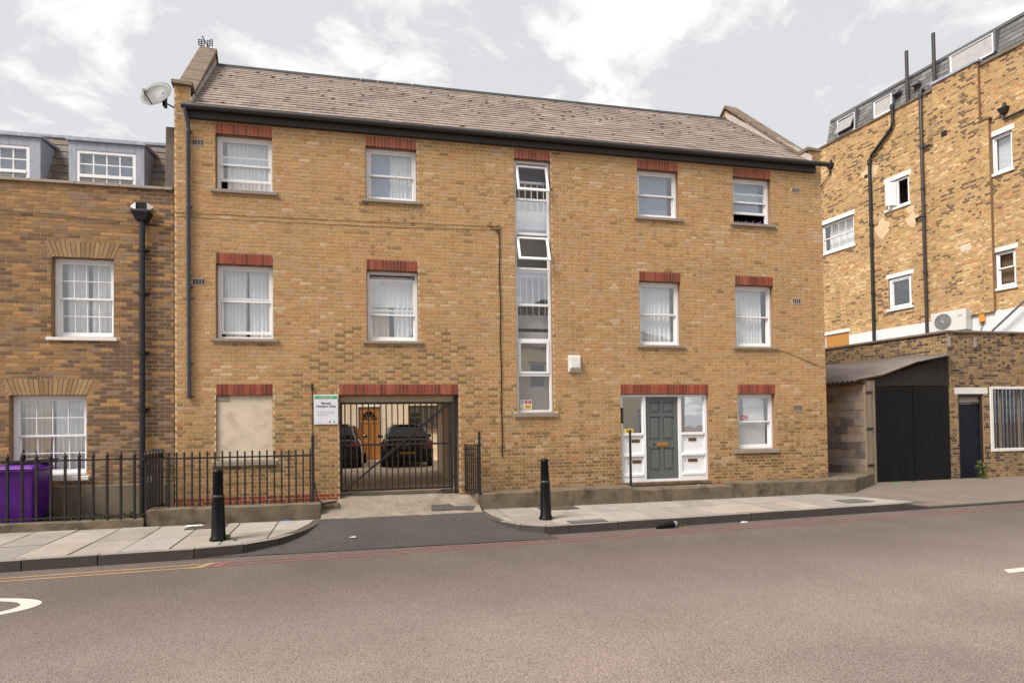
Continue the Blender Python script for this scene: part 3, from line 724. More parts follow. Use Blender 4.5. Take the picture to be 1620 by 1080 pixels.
# shell: party walls, rear wall, floors, partitions
gl = F2((-3.9, 0), (KS, 1)); gr = F2((10.2, 0), (KS, 1))
def gable(fr, d0, d1, zk):
    mb = MB(fr); mb.prism_d([(.2, -.1), (6.05, -.1), (6.05, 8.5), (5.85, 8.6), (2.97, 11.12), (.3, 8.58), (.3, zk-.1), (.2, zk-.1)], d0, d1)
    return mb.build('party_wall', M_REVEAL, flats)
gable(gl, 0, .3, 8.62); gable(gr, 0, -.35, 8.53)
sh = MB(); 
for z0, z1 in ((2.62, 2.72), (5.25, 5.35), (7.97, 8.05)): sh.box(-4.0, 10.3, -.205, -5.9, z0, z1)
sh.v = [Vector((p.x, -p.y if p.y < 0 else p.y, p.z)) for p in sh.v]
sh.build('floor_slab', M_ROOM, flats)
def ybox(mb, x0, x1, y0, y1, z0, z1):
    i = [len(mb.v)+k for k in range(8)]
    for p in ((x0, y0, z0), (x1, y0, z0), (x1, y1, z0), (x0, y1, z0), (x0, y0, z1), (x1, y0, z1), (x1, y1, z1), (x0, y1, z1)): mb.v.append(Vector(p))
    for f in ((3, 2, 1, 0), (4, 5, 6, 7), (0, 1, 5, 4), (1, 2, 6, 5), (2, 3, 7, 6), (3, 0, 4, 7)): mb.face([i[k] for k in f])
    return mb
mb = MB(); ybox(mb, -4.7, 10.2, 5.85, 6.05, 2.5, 8.3); ybox(mb, -4.7, -3.2, 5.85, 6.05, 0, 2.5); ybox(mb, 1.45, 10.2, 5.85, 6.05, 0, 2.5); mb.build('rear_wall', M_CREAMBRICK, flats)
mb = MB(); 
for x in (1.55, 4.7): ybox(mb, x, x+.1, .21, 5.84, 2.73, 7.96)
ybox(mb, 4.7, 4.8, .21, 5.84, .35, 2.61); ybox(mb, 7.55, 7.65, .21, 5.84, .35, 2.61); ybox(mb, 1.6, 4.65, 1.5, 1.6, 1., 2.61); ybox(mb, 1.66, 4.69, 1.0, 1.1, 2.73, 7.96); mb.build('partition', M_ROOM, flats)
mb = MB(); ybox(mb, -1.35, GATE[0]-.002, .205, .36, -.1, 2.6); ybox(mb, -3.3, -3.2, .365, 5.84, -.1, 2.6); ybox(mb, -3.19, -1.36, .21, .36, -.1, 2.6); ybox(mb, GATE[1]+.002, 1.55, .205, 5.84, -.1, 2.6); ybox(mb, -3.18, GATE[1]+.001, .6, 5.84, 2.49, 2.61); mb.build('passage_wall', M_CREAMBRICK, flats)
mb = MB(); ybox(mb, GATE[0]+.002, GATE[1]-.002, .10, .40, 2.31, ZG-.012); mb.build('passage_beam', mat('beam_paint', (.40, .30, .21), .8, .2, 4, .1, 60, .1), flats, bevel=.01)
# roof
roofmb = MB(); e0 = Vector((-3.9, -.13, 8.17)); up = Vector((0, 3.08, 2.69)).normalized(); nr = Vector((0, -up.z, up.y)); SL = 4.09
def rp(x, s, h=0.): return Vector((x+KS*(s*up.y), -.13, 8.17))+up*s+nr*h
i = [len(roofmb.v)+k for k in range(8)]
for p in (rp(-3.9, 0, -.03), rp(10.2, 0, -.03), rp(10.2, SL, -.03), rp(-3.9, SL, -.03), Vector((-3.9+KS*6.1, 6.2, 8.17)), Vector((10.2+KS*6.1, 6.2, 8.17))): roofmb.v.append(p)
roofmb.face((i[0], i[1], i[2], i[3])); roofmb.face((i[3], i[2], i[5], i[4]))
roof = roofmb.build('roof', mat('roof_underlay', (.12, .1, .095), .9, .2, 4, .1, 60, .1), flats, fix=False); roof['label'] = 'pinkish brown slate roof'
slates(roof, Vector((-3.9, -.13, 8.17)), Vector((1, 0, 0)), up, nr, 14.1, 20, .2035, .31, pal_slate, 300, 21, skew=KS*up.y)
mb = MB(); rnd = random.Random(12)                      # cushions of moss on the slates
for k in range(170):
    x_ = rnd.uniform(-3.7, 10.0); s_ = rnd.choice([rnd.uniform(.2, 4.), rnd.uniform(2.2, 4.)]); c_ = rp(x_, s_, .012); r_ = rnd.uniform(.018, .045); n_ = 7
    b_ = [c_+Vector((1, 0, 0))*r_*1.5*math.cos(6.283*q/n_)+up*r_*math.sin(6.283*q/n_) for q in range(n_)]; j_ = len(mb.v); mb.v += b_; mb.v.append(c_+nr*r_*.6)
    for q in range(n_): mb.face((j_+q, j_+(q+1) % n_, j_+n_))
mo = mb.build('moss', mat('dark_moss', (.035, .03, .024), 1, .3, 20), roof, fix=False); mo['kind'] = 'stuff'
for k in range(32):                                    # ridge capping
    x = -3.9+KS*3.08+k*.4406; mb = MB(); zt = 8.17+SL*up.z; y = -.13+SL*up.y
    mb.tube([(x+.004, y, zt-.035), (x+.432, y, zt-.035)], .085, 10); mb.build('ridge_tile', mat('ridge_cap', (.06, .065, .065), .8, .3, 4, .2, 60, .3), roof, smooth=True)
# copings, flashings, kneelers
def coping(fr, d0, d1, zk, uk):
    n = 5; a = Vector((.30, zk+.0)); b = Vector((3.0, 11.22))
    for k in range(n):
        p = a.lerp(b, k/n+.003); q = a.lerp(b, (k+1)/n-.003); t = (q-p).normalized(); nn = Vector((-t.y, t.x))*.075
        mb = MB(fr); mb.prism_d([(p.x, p.y), (q.x, q.y), (q.x+nn.x, q.y+nn.y), (p.x+nn.x, p.y+nn.y)], d0, d1); mb.build('coping_stone', M_COPING, flats, bevel=.01)
    p = Vector((2.97, 11.26)); q = Vector((6.1, 8.5)); mb = MB(fr); mb.prism_d([(p.x, p.y-.08), (q.x, q.y-.08), (q.x, q.y), (p.x, p.y)], d0, d1); mb.build('coping_stone', M_COPING, flats, bevel=.01)
    mb = MB(fr); mb.hexa([(-.06, d0, zk-.02), (.36, d0, zk-.02), (.36, d1, zk-.02), (-.06, d1, zk-.02)], [(-.03, d0, zk+.075), (.36, d0, zk+.075), (.36, d1, zk+.075), (-.03, d1, zk+.075)])
    mb.build('kneeler_stone', M_COPING, flats, bevel=.012)
coping(gl, -.04, .34, 8.64, 0); coping(gr, .04, -.39, 8.55, 0)
def flashing(fr, d, m, hgt=.14):
    n = 11
    for k in range(n):
        s0 = SL*k/n+.005; s1 = SL*(k+1)/n-.005
        y0, z0 = -.13+up.y*s0, 8.17+up.z*s0; y1, z1 = -.13+up.y*s1, 8.17+up.z*s1
        mb = MB(fr); sg = -1 if d < 0 else 1
        mb.prism_d([(y0, z0+.015), (y1, z1+.015), (y1, z1+.015+hgt+.03*(k % 2)), (y0, z0+.015+hgt)], d, d+.012*sg); mb.build('flashing', m, flats)
flashing(gl, -.014, M_FLASH, .12); flashing(gr, .003, M_FLASH, .16)
# fascia and gutter
mb = MB(); ybox(mb, -3.97, 10.34, -.085, -.012, 7.965, 8.165); mb.build('fascia_board', M_FASCIA, flats, bevel=.004)
mb = MB(); mb.tube([(-4.02, .15-.3, 8.155), (3, -.15, 8.15), (10.62, -.15, 8.155)], .057, 12); mb.build('gutter', M_GUTTER, flats, smooth=True)
for k in range(15):
    x = -3.6+k; mb = MB(); mb.tube([(x, -.15, 8.153), (x+.03, -.15, 8.153)], .062, 12); mb.build('gutter_bracket', M_GUTTER, flats, smooth=True)
# downpipe
mb = MB(); mb.tube([(-3.96, -.15, 8.10), (-3.96, -.15, 8.05), (-3.935, -.11, 7.93), (-3.93, -.06, 7.82), (-3.93, -.055, 2.46)], .038, 12); dp = mb.build('downpipe', M_PIPE_BL, flats, smooth=True); dp['label'] = 'blue grey plastic downpipe'
for z in (7.7, 6.2, 4.6, 3.1, 2.44):
    mb = MB(); mb.lathe([(.046, z-.03), (.046, z+.03)], (-3.93, -.055), 12); mb.box(-3.99, -3.87, -.012, .0, z-.015, z+.015); mb.build('pipe_collar', M_PIPE_BL, dp)
# windows
W = {}
def win(key, c, z0, z1, **k):
    W[key] = sash_window(flats, FB, c[0]+.004, c[1]-.004, z0+.002, z1-.006, **k); return W[key]
win('1u', COLS[0], 6.61, ZU, raise_low=.17, drop_up=.0, label='second floor sash pushed up at the bottom with white curtain')
add_curtain(W['1u'], FB, -3.30, -2.45, .30, 6.62, 7.66, M_CURTAIN, 1)
win('2u', COLS[1], 6.61, ZU); add_curtain(W['2u'], FB, -.02, .47, .30, 6.64, 7.66, M_CURTAIN, 2)
add_curtain(W['2u'], FB, -.48, -.0, .42, 6.64, 7.66, M_BLUECURT, 12, amp=.004, name='blind')
win('4u', COLS[2], 6.61, ZU); add_curtain(W['4u'], FB, 5.66, 6.5, .28, 6.66, 7.66, M_BLUECURT, 3, amp=.006, name='blind')
win('5u', COLS[3], 6.61, ZU, raise_low=.22); add_curtain(W['5u'], FB, 8.12, 8.95, .34, 6.98, 7.66, M_BLUECURT, 4, amp=.004, name='blind')
mb = MB(FB)
for k in range(9): mb.tube([(8.16+k*.1, .19, 6.66+.02*math.sin(k*2)), (8.25+k*.1, .17, 6.7+.03*math.sin(k*3)), (8.3+k*.09, .2, 6.65)], .022, 6)
c_ = mb.build('clothes', mat('purple_cloth', (.10, .05, .14), .9, .5, 20, .3, 60, 0), W['5u'], smooth=True); c_['label'] = 'dark purple clothes lying inside the open sash'
win('1m', COLS[0], 3.605, ZM, raise_low=.06, mid=.52); add_curtain(W['1m'], FB, -3.36, -2.93, .30, 3.62, 5.03, M_CURTAIN, 5); add_curtain(W['1m'], FB, -2.88, -2.45, .31, 3.62, 5.03, M_CURTAIN, 6)
win('2m', COLS[1], 3.605, ZM, raise_low=.0, drop_up=.10, mid=.45); add_curtain(W['2m'], FB, -.46, -.08, .33, 3.62, 4.35, M_CREAMCURT, 7); add_curtain(W['2m'], FB, .02, .46, .32, 3.62, 4.35, M_CURTAIN, 8)
add_curtain(W['2m'], FB, -.46, .46, .31, 4.36, 5.03, M_CURTAIN, 9, amp=.008)
win('4m', COLS[2], 3.605, ZM); add_curtain(W['4m'], FB, 5.66, 6.52, .29, 3.62, 5.03, M_CURTAIN, 10)
win('5m', COLS[3], 3.605, ZM); add_curtain(W['5m'], FB, 8.13, 8.95, .30, 3.62, 5.03, M_CURTAIN, 11)
win('g', GFW, 1.135, ZG); add_curtain(W['g'], FB, 8.4, 8.97, .26, 1.78, 2.41, M_CURTAIN, 13, amp=.004, name='blind')
mb = MB(FB); mb.poly([(8.15, .21, 1.22), (8.96, .21, 1.22), (8.96, .21, 1.78), (8.15, .21, 1.78)]); mb.build('frosted_pane', M_FROST, W['g'], fix=False)
# rendered-up window
mb = MB(FB); mb.box(BLIND[0]+.002, BLIND[1]-.002, .035, .15, 1.165, ZG-.004); o = mb.build('infill_panel', M_RENDER, flats); o['label'] = 'cream rendered panel filling an old window'
mb = MB(FB); mb.box(BLIND[0]+.012, BLIND[0]+.23, .02, .05, 2.36, ZG-.01); mb.build('infill_patch', M_SILL, flats)
# the tall stair window
s0, s1, z0, z1 = STRIP; s0 += .004; s1 -= .004; fwv = .055; sb = .08
mb = MB(FB); mb.box(s0, s0+fwv, sb, sb+.08, z0+.004, z1-.006); mb.box(s1-fwv, s1, sb, sb+.08, z0+.004, z1-.006)
tr = [z0+.03, 2.905, 3.692, 4.475, 5.287, 6.077, 6.852, z1-.034]
for z in tr: mb.box(s0+fwv, s1-fwv, sb+.001, sb+.079, z-.027, z+.027)
strip = mb.build('stair_window', M_UPVC, flats, bevel=.004); strip['label'] = 'tall narrow white stair window in seven lights, two tilted open'
for k in range(7):
    a, b = tr[k]+.027, tr[k+1]-.027; x0, x1 = s0+fwv, s1-fwv
    if k in (6, 4):                                     # top-hung vents standing open
        an = R(17 if k == 6 else 22); hz = b-.06; L = (b-a)-.13; dd = sb+.02
        def T_(u, v, w_): return (u, dd-math.sin(an)*v-math.cos(an)*w_, hz-math.cos(an)*v+math.sin(an)*w_)
        fr_ = MB(FB); r_ = .045
        for (u0_, u1_, v0, v1) in ((x0-.01, x0+r_, 0, L), (x1-r_, x1+.01, 0, L), (x0+r_, x1-r_, 0, r_), (x0+r_, x1-r_, L-r_*1.3, L)):
            fr_.hexa([T_(u0_, v0, 0), T_(u1_, v0, 0), T_(u1_, v1, 0), T_(u0_, v1, 0)], [T_(u0_, v0, .035), T_(u1_, v0, .035), T_(u1_, v1, .035), T_(u0_, v1, .035)])
        v = fr_.build('vent', M_UPVC, strip, bevel=.003); p = MB(FB); p.poly([T_(x0+r_, r_, .018), T_(x1-r_, r_, .018), T_(x1-r_, L-r_*1.3, .018), T_(x0+r_, L-r_*1.3, .018)]); p.build('pane', M_CLEARGLASS, strip, fix=False)
    else:
        if k == 1:
            fr_ = MB(FB); r_ = .05
            for q in ((x0, x0+r_, a, b), (x1-r_, x1, a, b), (x0+r_, x1-r_, b-r_, b), (x0+r_, x1-r_, a, a+r_)): fr_.box(q[0], q[1], sb-.012, sb+.06, q[2], q[3])
            fr_.build('vent', M_UPVC, strip, bevel=.003)
        p = MB(FB); p.poly([(x0, sb+.03, a), (x1, sb+.03, a), (x1, sb+.03, b), (x0, sb+.03, b)]); p.build('pane', M_FILMGLASS if k == 1 else M_STAIRGLASS, strip, fix=False)
mb = MB(FB); mb.poly([(2.73, .2, 2.1), (3.46, .2, 2.1), (3.46, .2, 2.89), (2.73, .2, 2.89)]); mb.build('frosted_pane', mat('grey_frosting', (.33, .33, .31), .4, .06, 2, .02, 60, 0), strip, fix=False)
# stairs, landing edges and balustrade behind it
def landing(z0_, z1_): mb = MB(); ybox(mb, 1.68, 4.68, .27, .35, z0_, z1_); mb.build('landing_edge', M_WHITE, flats)
landing(6.24, 6.66); landing(3.98, 4.28); landing(3.55, 3.9)
for z0_, z1_ in ((6.66, 7.35), (4.28, 5.2)):
    mb = MB(); ybox(mb, 1.68, 4.68, .28, .32, z1_-.05, z1_); b_ = mb.build('handrail', M_WHITE, flats)
    for k in range(7):
        x = 2.70+k*.145; mb = MB(); ybox(mb, x-.011, x+.011, .288, .312, z0_, z1_-.05); mb.build('baluster', M_WHITE, b_)
# entrance: door with sidelights and letter panels
a, b, c, d = DOOR; a += .004; b -= .004; d -= .006; sb = .06
mb = MB(FB)
for q in ((a, a+.07, c, d), (5.665, 5.745, c, d), (6.565, 6.645, c, d), (b-.07, b, c, d), (a+.07, 5.665, d-.06, d), (5.745, 6.565, d-.06, d), (6.645, b-.07, d-.06, d), (a+.07, 5.665, c, c+.14), (6.645, b-.07, c, c+.14), (5.745, 6.565, c, c+.055)): mb.box(q[0], q[1], sb, sb+.1, q[2], q[3])
for x0_, x1_ in ((a+.07, 5.665), (6.645, b-.07)):
    for z in (1.535, 1.05, .59): mb.box(x0_, x1_, sb-.012, sb+.09, z-.03, z+.03)
ent = mb.build('door_surround', M_WHITE, flats, bevel=.005); ent['label'] = 'white painted entrance surround with sidelights and letter panels'
for x0_, x1_ in ((a+.07, 5.665), (6.645, b-.07)):
    mb = MB(FB); mb.box(x0_, x1_, sb+.03, sb+.06, .57, 1.505); mb.build('letter_panel', M_WHITE, ent)
    mb = MB(FB); mb.poly([(x0_, sb+.045, 1.565), (x1_, sb+.045, 1.565), (x1_, sb+.045, d-.06), (x0_, sb+.045, d-.06)]); mb.build('pane', M_FILMGLASS, ent, fix=False)
for (x, z, ln) in ((5.49, 1.385, .20), (5.51, .905, .22), (6.93, 1.395, .20), (6.93, .905, .24)):
    mb = MB(FB); mb.box(x-ln/2, x+ln/2, sb+.018, sb+.031, z-.035, z+.035); mb.box(x-ln/2+.02, x+ln/2-.02, sb+.012, sb+.02, z-.022, z+.022); mb.build('letter_plate', M_DULLBRASS, ent, bevel=.003)
for t, x, z in (('1', 5.30, 1.385), ('3', 5.30, .88), ('2', 6.73, 1.39), ('4', 6.73, .90)): text_obj('number', t, .075, M_BLACKPRINT, ent, FB, x, sb+.028, z)
lf = MB(FB); x0_, x1_, zz0, zz1 = 5.748, 6.562, .487, 2.40
dd = sb+.03
sx = [x0_, x0_+.10, x0_+.375, x0_+.44, x1_-.10, x1_]; sz = [zz0, zz0+.19, zz0+.72, zz0+.90, zz0+1.46, zz0+1.53, zz0+1.80, zz1]
for i_ in range(5):
    for k_ in range(7):
        pan = i_ in (1, 3) and k_ in (1, 3, 5)
        if not pan: lf.box(sx[i_], sx[i_+1], dd, dd+.045, sz[k_], sz[k_+1])
leaf = lf.build('door', M_DOORGREY, flats); leaf['label'] = 'grey six panel front door'
for i_ in (1, 3):
    for k_ in (1, 3, 5):
        u0_, u1_, v0, v1 = sx[i_], sx[i_+1], sz[k_], sz[k_+1]
        mb = MB(FB); mb.hexa([(u0_, dd+.03, v0), (u1_, dd+.03, v0), (u1_, dd+.03, v1), (u0_, dd+.03, v1)], [(u0_+.001, dd+.022, v0+.001), (u1_-.001, dd+.022, v0+.001), (u1_-.001, dd+.022, v1-.001), (u0_+.001, dd+.022, v1-.001)])
        mb.hexa([(u0_+.04, dd+.022, v0+.04), (u1_-.04, dd+.022, v0+.04), (u1_-.04, dd+.022, v1-.04), (u0_+.04, dd+.022, v1-.04)], [(u0_+.055, dd+.008, v0+.055), (u1_-.055, dd+.008, v0+.055), (u1_-.055, dd+.008, v1-.055), (u0_+.055, dd+.008, v1-.055)])
        mb.build('door_panel', M_DOORGREY, leaf)
mb = MB(FB); mb.box(6.02, 6.30, dd-.012, dd, 1.245, 1.335); mb.box(6.04, 6.28, dd-.018, dd-.01, 1.262, 1.318); mb.build('letterbox', M_BRASS, leaf, bevel=.004)
mb = MB(FB); mb.lathe([(.0, 0), (.025, .005), (.028, .02), (.012, .035), (.012, .06)], (0, 0), 12)
kn = MB(FB); kn.tube([(5.79, dd, 1.28), (5.79, dd-.03, 1.28), (5.79, dd-.05, 1.28)], .014, 10, r2=.024); kn.build('door_knob', M_CHROME, leaf, smooth=True)
kn = MB(FB); kn.tube([(5.95, dd, 1.3), (5.95, dd-.012, 1.3)], .022, 10); kn.build('keyhole', M_DARK, leaf)
mb = MB(FB); mb.box(DOOR[0]-.01, DOOR[1]+.02, -.03, .3, .36, .428); mb.build('threshold', M_STONE, flats, bevel=.008)
mb = MB(FB); mb.box(5.108, 5.155, -.02, .03, 1.80, 2.15); o = mb.build('intercom_panel', M_BLACKGLOSS, flats, bevel=.004)
for k in range(4):
    mb = MB(FB); mb.box(5.12, 5.143, -.026, -.018, 1.86+k*.07, 1.885+k*.07); mb.build('button', M_CHROME, o)
# rear hall: a dim passage lamp
lamp = MB(); lamp.lathe([(.13, 2.488), (.13, 2.46), (.115, 2.42), (.07, 2.395), (.0, 2.39)], (-.07, .85), 20); o = lamp.build('passage_lamp', M_LENS, None, smooth=True); tag(o, 'round frosted lamp under the passage ceiling behind the gate', 'lamp')

# ------------------------------------------------------------------ brown brick house on the left
FH = F2((0, .05), (1, 0))
house = thing('terraced_house', 'brown brick terraced house with white sash windows and slate mansard', 'house', (-6.5, .05, 0))
HR = -4.225; HL = -10.5
H1 = (-6.345, -5.29, 3.59, 5.12); HG = (-7.03, -5.755, .95, 2.485)
H1b = (-9.2, -8.15, 3.59, 5.12)
arches = [(-6.345, -5.29, 5.12, 5.435), (-7.03, -5.755, 2.485, 2.79)]
hrect = [(HL, HR, .74, 6.52)]
hw = wall_skin(FH, hrect, [H1, HG], .16, M_MORTAR_L, house, 'wall', M_REVEAL)
def arch_block(a):
    out = []; n = 5
    for k in range(4):
        zb = a[2]+k*COURSE; ex = .13*(k+.5)/4.2; out.append((a[0]-ex, a[1]+ex, zb, zb+COURSE))
    return out
blk = [H1, HG]+arch_block(arches[0])+arch_block(arches[1])+[(-6.42, -5.22, 3.5, 3.59), (-7.1, -5.7, .86, .95)]
bricks(FH, hrect, blk, 'stretcher', pal_house, hw, 300, 2.485-40*COURSE, seed=17)
for a in arches:
    bk = MB(FH); bk.prism_d([(a[0], a[2]+.002), (a[1], a[2]+.002), (a[1]+.125, a[3]-.012), (a[0]-.125, a[3]-.012)], .0, .1); li = bk.build('arch', M_MORTAR_L, house)
    n = round((a[1]-a[0])/.072); rnd = random.Random(4)
    for i in range(n):
        t0, t1 = i/n, (i+1)/n; b0 = a[0]+(a[1]-a[0])*t0+.004; b1 = a[0]+(a[1]-a[0])*t1-.004; w0, w1 = a[0]-.125, a[1]+.125; c0 = w0+(w1-w0)*t0+.005; c1 = w0+(w1-w0)*t1-.005
        mb = MB(FH); col = vary(rnd.choice([(.33, .21, .115), (.38, .25, .13), (.27, .165, .09)]), rnd, .1)
        mb.hexa([(b0, .03, a[2]), (b1, .03, a[2]), (c1, .03, a[3]-.012), (c0, .03, a[3]-.012)], [(b0, -.009, a[2]), (b1, -.009, a[2]), (c1, -.009, a[3]-.012), (c0, -.009, a[3]-.012)], col); mb.build('brick', M_BRICK, li, attr=True)
w1 = sash_window(house, FH, H1[0]+.004, H1[1]-.004, H1[2]+.004, H1[3]-.004, setback=.11, bars=(4, 2), fw=.06, m=M_WHITE); w1['label'] = 'white sixteen pane sash on the upper floor'
add_curtain(w1, FH, -6.25, -5.88, .32, 3.62, 5.05, M_CURTAIN, 31); add_curtain(w1, FH, -5.8, -5.4, .32, 3.62, 5.05, M_CURTAIN, 32)
w2 = sash_window(house, FH, HG[0]+.004, HG[1]-.004, HG[2]+.004, HG[3]-.004, setback=.11, bars=(4, 2), fw=.06, m=M_WHITE); w2['label'] = 'white sixteen pane sash on the ground floor'
add_curtain(w2, FH, -6.95, -6.5, .32, .98, 2.42, M_CREAMCURT, 33); add_curtain(w2, FH, -6.45, -5.85, .34, .98, 2.42, M_CURTAIN, 34)
sill(house, FH, -6.42, -5.22, 3.52, 3.59, M_OLDWHITE, .05); sill(house, FH, -7.1, -5.7, .86, .95, M_OLDWHITE, .06)
mb = MB(FH); mb.box(HL, HR-.01, -.015, .1, .05, .738); o = mb.build('render_plinth', M_HRENDER, house)
mb = MB(FH); mb.box(HL, HR, .34, 6, 2.6, 2.7); mb.box(HL, HR, .34, 6, 5.3, 5.4); mb.box(HL, HR, .34, 6, .0, .1); mb.box(HL, HR, 5.5, 5.6, .1, 6.4); mb.box(HL, HL+.1, .16, 5.5, .1, 6.4); mb.box(HR-.1, HR, .16, 5.5, .1, 6.4); mb.build('interior', M_ROOM, house)
k = 0; x = HL
while x < HR-.02:
    mb = MB(FH); x1 = min(x+.76, HR-.012); mb.hexa([(x+.003, -.05, 6.523), (x1-.003, -.05, 6.523), (x1-.003, .28, 6.523), (x+.003, .28, 6.523)], [(x+.003, -.04, 6.585), (x1-.003, -.04, 6.585), (x1-.003, .28, 6.595), (x+.003, .28, 6.595)]); mb.build('coping_stone', M_SILL, house, bevel=.008); x += .76
# mansard: base z 6.5 at depth .34, top z 7.84 at depth .9
mu = Vector((0, .56, 1.36)).normalized(); mn = Vector((0, -mu.z, mu.y))
mb = MB(FH); mb.poly([(HL, .38, 6.45), (HR-.24, .38, 6.45), (HR-.24, .95, 7.83), (HL, .95, 7.83)]); mb.poly([(HL, .95, 7.83), (HR-.24, .95, 7.83), (HR-.24, 5.5, 7.9), (HL, 5.5, 7.9)])
mroof = mb.build('mansard_roof', mat('roof_underlay', (.1, .1, .1)), house, fix=False)
def pal_hs(u, v, rnd):
    t = rnd.random(); c = (.13, .098, .075) if t < .4 else (.18, .135, .10) if t < .8 else (.15, .13, .12); return vary(c, rnd, .15)
slates(mroof, Vector((HL, .40, 6.46)), Vector((1, 0, 0)), mu, mn, HR-.24-HL, 8, .183, .3, pal_hs, 120, 41)
mb = MB(FH); mb.box(HL, HR-.24, .86, 1.1, 7.8, 7.875); mb.build('roof_edge', M_LEAD, house, bevel=.015)
# party-wall upstand between the two roofs
mb = MB(FH); mb.hexa([(HR-.24, .22, 6.4), (HR-.02, .22, 6.4), (HR-.02, 5.5, 6.4), (HR-.24, 5.5, 6.4)], [(HR-.24, .26, 7.93), (HR-.02, .26, 7.93), (HR-.02, 5.5, 8.05), (HR-.24, 5.5, 8.05)]); mb.build('party_wall', mat('upstand_render', (.15, .12, .1), .9, .3, 3, .2, 60, .3), house, bevel=.012)
def dormer(xa, xb, wa, wb, label):
    zb, zt = 6.56, 7.50
    # box with front frame, cheeks running back into the slope
    mb = MB(FH); t = .02
    mb.box(xa, wa, .28, .36, zb, zt); mb.box(wb, xb, .28, .36, zb, zt); mb.box(wa, wb, .28, .36, 7.33, zt)
    mb.box(xa, xa+t, .361, 1.1, zb, zt-.004); mb.box(xb-t, xb, .361, 1.1, zb, zt-.004)
    mb.hexa([(xa-.04, .24, zt), (xb+.04, .24, zt), (xb+.04, 1.1, zt+.05), (xa-.04, 1.1, zt+.05)], [(xa-.04, .24, zt+.05), (xb+.04, .24, zt+.05), (xb+.04, 1.1, zt+.11), (xa-.04, 1.1, zt+.11)])
    mb.box(xa+t, xb-t, 1.08, 1.09, zb, zt-.01)
    d_ = mb.build('dormer', M_LEAD, house, bevel=.012); d_['label'] = label
    f = MB(FH); fw = .055
    f.box(wa, wa+fw, .29, .37, zb, 7.33); f.box(wb-fw, wb, .29, .37, zb, 7.33); f.box(wa+fw, wb-fw, .29, .37, 7.33-fw, 7.33); f.box(wa+fw, wb-fw, .28, .36, 6.80, 6.86)
    n = 4; x0, x1 = wa+fw, wb-fw; z0, z1 = 6.86, 7.33-fw
    for i in range(1, n): xx = x0+(x1-x0)*i/n; f.box(xx-.011, xx+.011, .305, .34, 6.56, z1)
    f.box(x0, x1, .304, .341, (z0+z1)/2-.011, (z0+z1)/2+.011)
    f.build('sash', M_WHITE, d_)
    for i in range(n):
        for q0, q1 in ((z0, (z0+z1)/2), ((z0+z1)/2, z1), (6.57, 6.80)):
            p = MB(FH); tl = random.uniform(-.002, .002); p.poly([(x0+(x1-x0)*i/n, .325+tl, q0), (x0+(x1-x0)*(i+1)/n, .325-tl, q0), (x0+(x1-x0)*(i+1)/n, .325-tl, q1), (x0+(x1-x0)*i/n, .325+tl, q1)]); p.build('pane', M_GLASS, d_, fix=False)
    add_curtain(d_, FH, wa+.05, wb-.05, .5, 6.6, 7.3, M_BLUECURT, 9, amp=.003, name='blind')
dormer(-6.2, -4.86, -6.07, -5.02, 'grey lead dormer nearest the yellow brick flats')
dormer(-8.0, -6.68, -7.9, -6.87, 'grey lead dormer at the left edge')
# hopper and downpipe
mb = MB(); px = -4.76
mb.hexa([(px-.09, -.11, 5.86), (px+.09, -.11, 5.86), (px+.09, .045, 5.86), (px-.09, .045, 5.86)], [(px-.15, -.17, 6.0), (px+.15, -.17, 6.0), (px+.15, .045, 6.0), (px-.15, .045, 6.0)])
mb.box(px-.16, px+.16, -.18, .045, 6.0, 6.05)
hp = mb.build('hopper_head', M_PIPE, house, bevel=.006)
mb = MB(); mb.box(px-.10, px+.10, -.06, .045, 6.05, 6.22); mb.build('outlet_void', M_DARK, hp)
for s in (-1, 1):
    mb = MB(); mb.hexa([(px+s*.10, -.08, 6.06), (px+s*.20, -.05, 6.13), (px+s*.10, .04, 6.06)], [(px+s*.10, -.08, 6.21), (px+s*.19, -.05, 6.16), (px+s*.10, .04, 6.21)]); mb.build('lead_lip', M_OLDWHITE, hp)
mb = MB(); mb.tube([(px, -.04, 5.88), (px, -.04, 3), (px, -.04, .12)], .05, 14); dp = mb.build('downpipe', M_PIPE, house, smooth=True)
for z in (5.3, 4.45, 3.3, 2.2, 1.1): mb = MB(); mb.lathe([(.062, z-.035), (.062, z+.035)], (px, -.04), 14); mb.box(px-.1, px+.1, .0, .045, z-.02, z+.02); mb.build('pipe_collar', M_PIPE, dp)
mb = MB(); mb.box(-4.70, -4.59, .0, .05, .78, .9); o = mb.build('meter_box', M_WHITE, house, bevel=.006)
mb = MB(FH); mb.tube([(-10.4, -.03, 6.05), (-8, -.03, 5.98), (-6.4, -.03, 5.92), (-4.9, -.03, 5.83), (-4.24, -.03, 5.8)], .007, 5); o = mb.build('cable', M_CABLE, None); tag(o, 'thin dark cable across the brown brick house below its coping', 'cable')

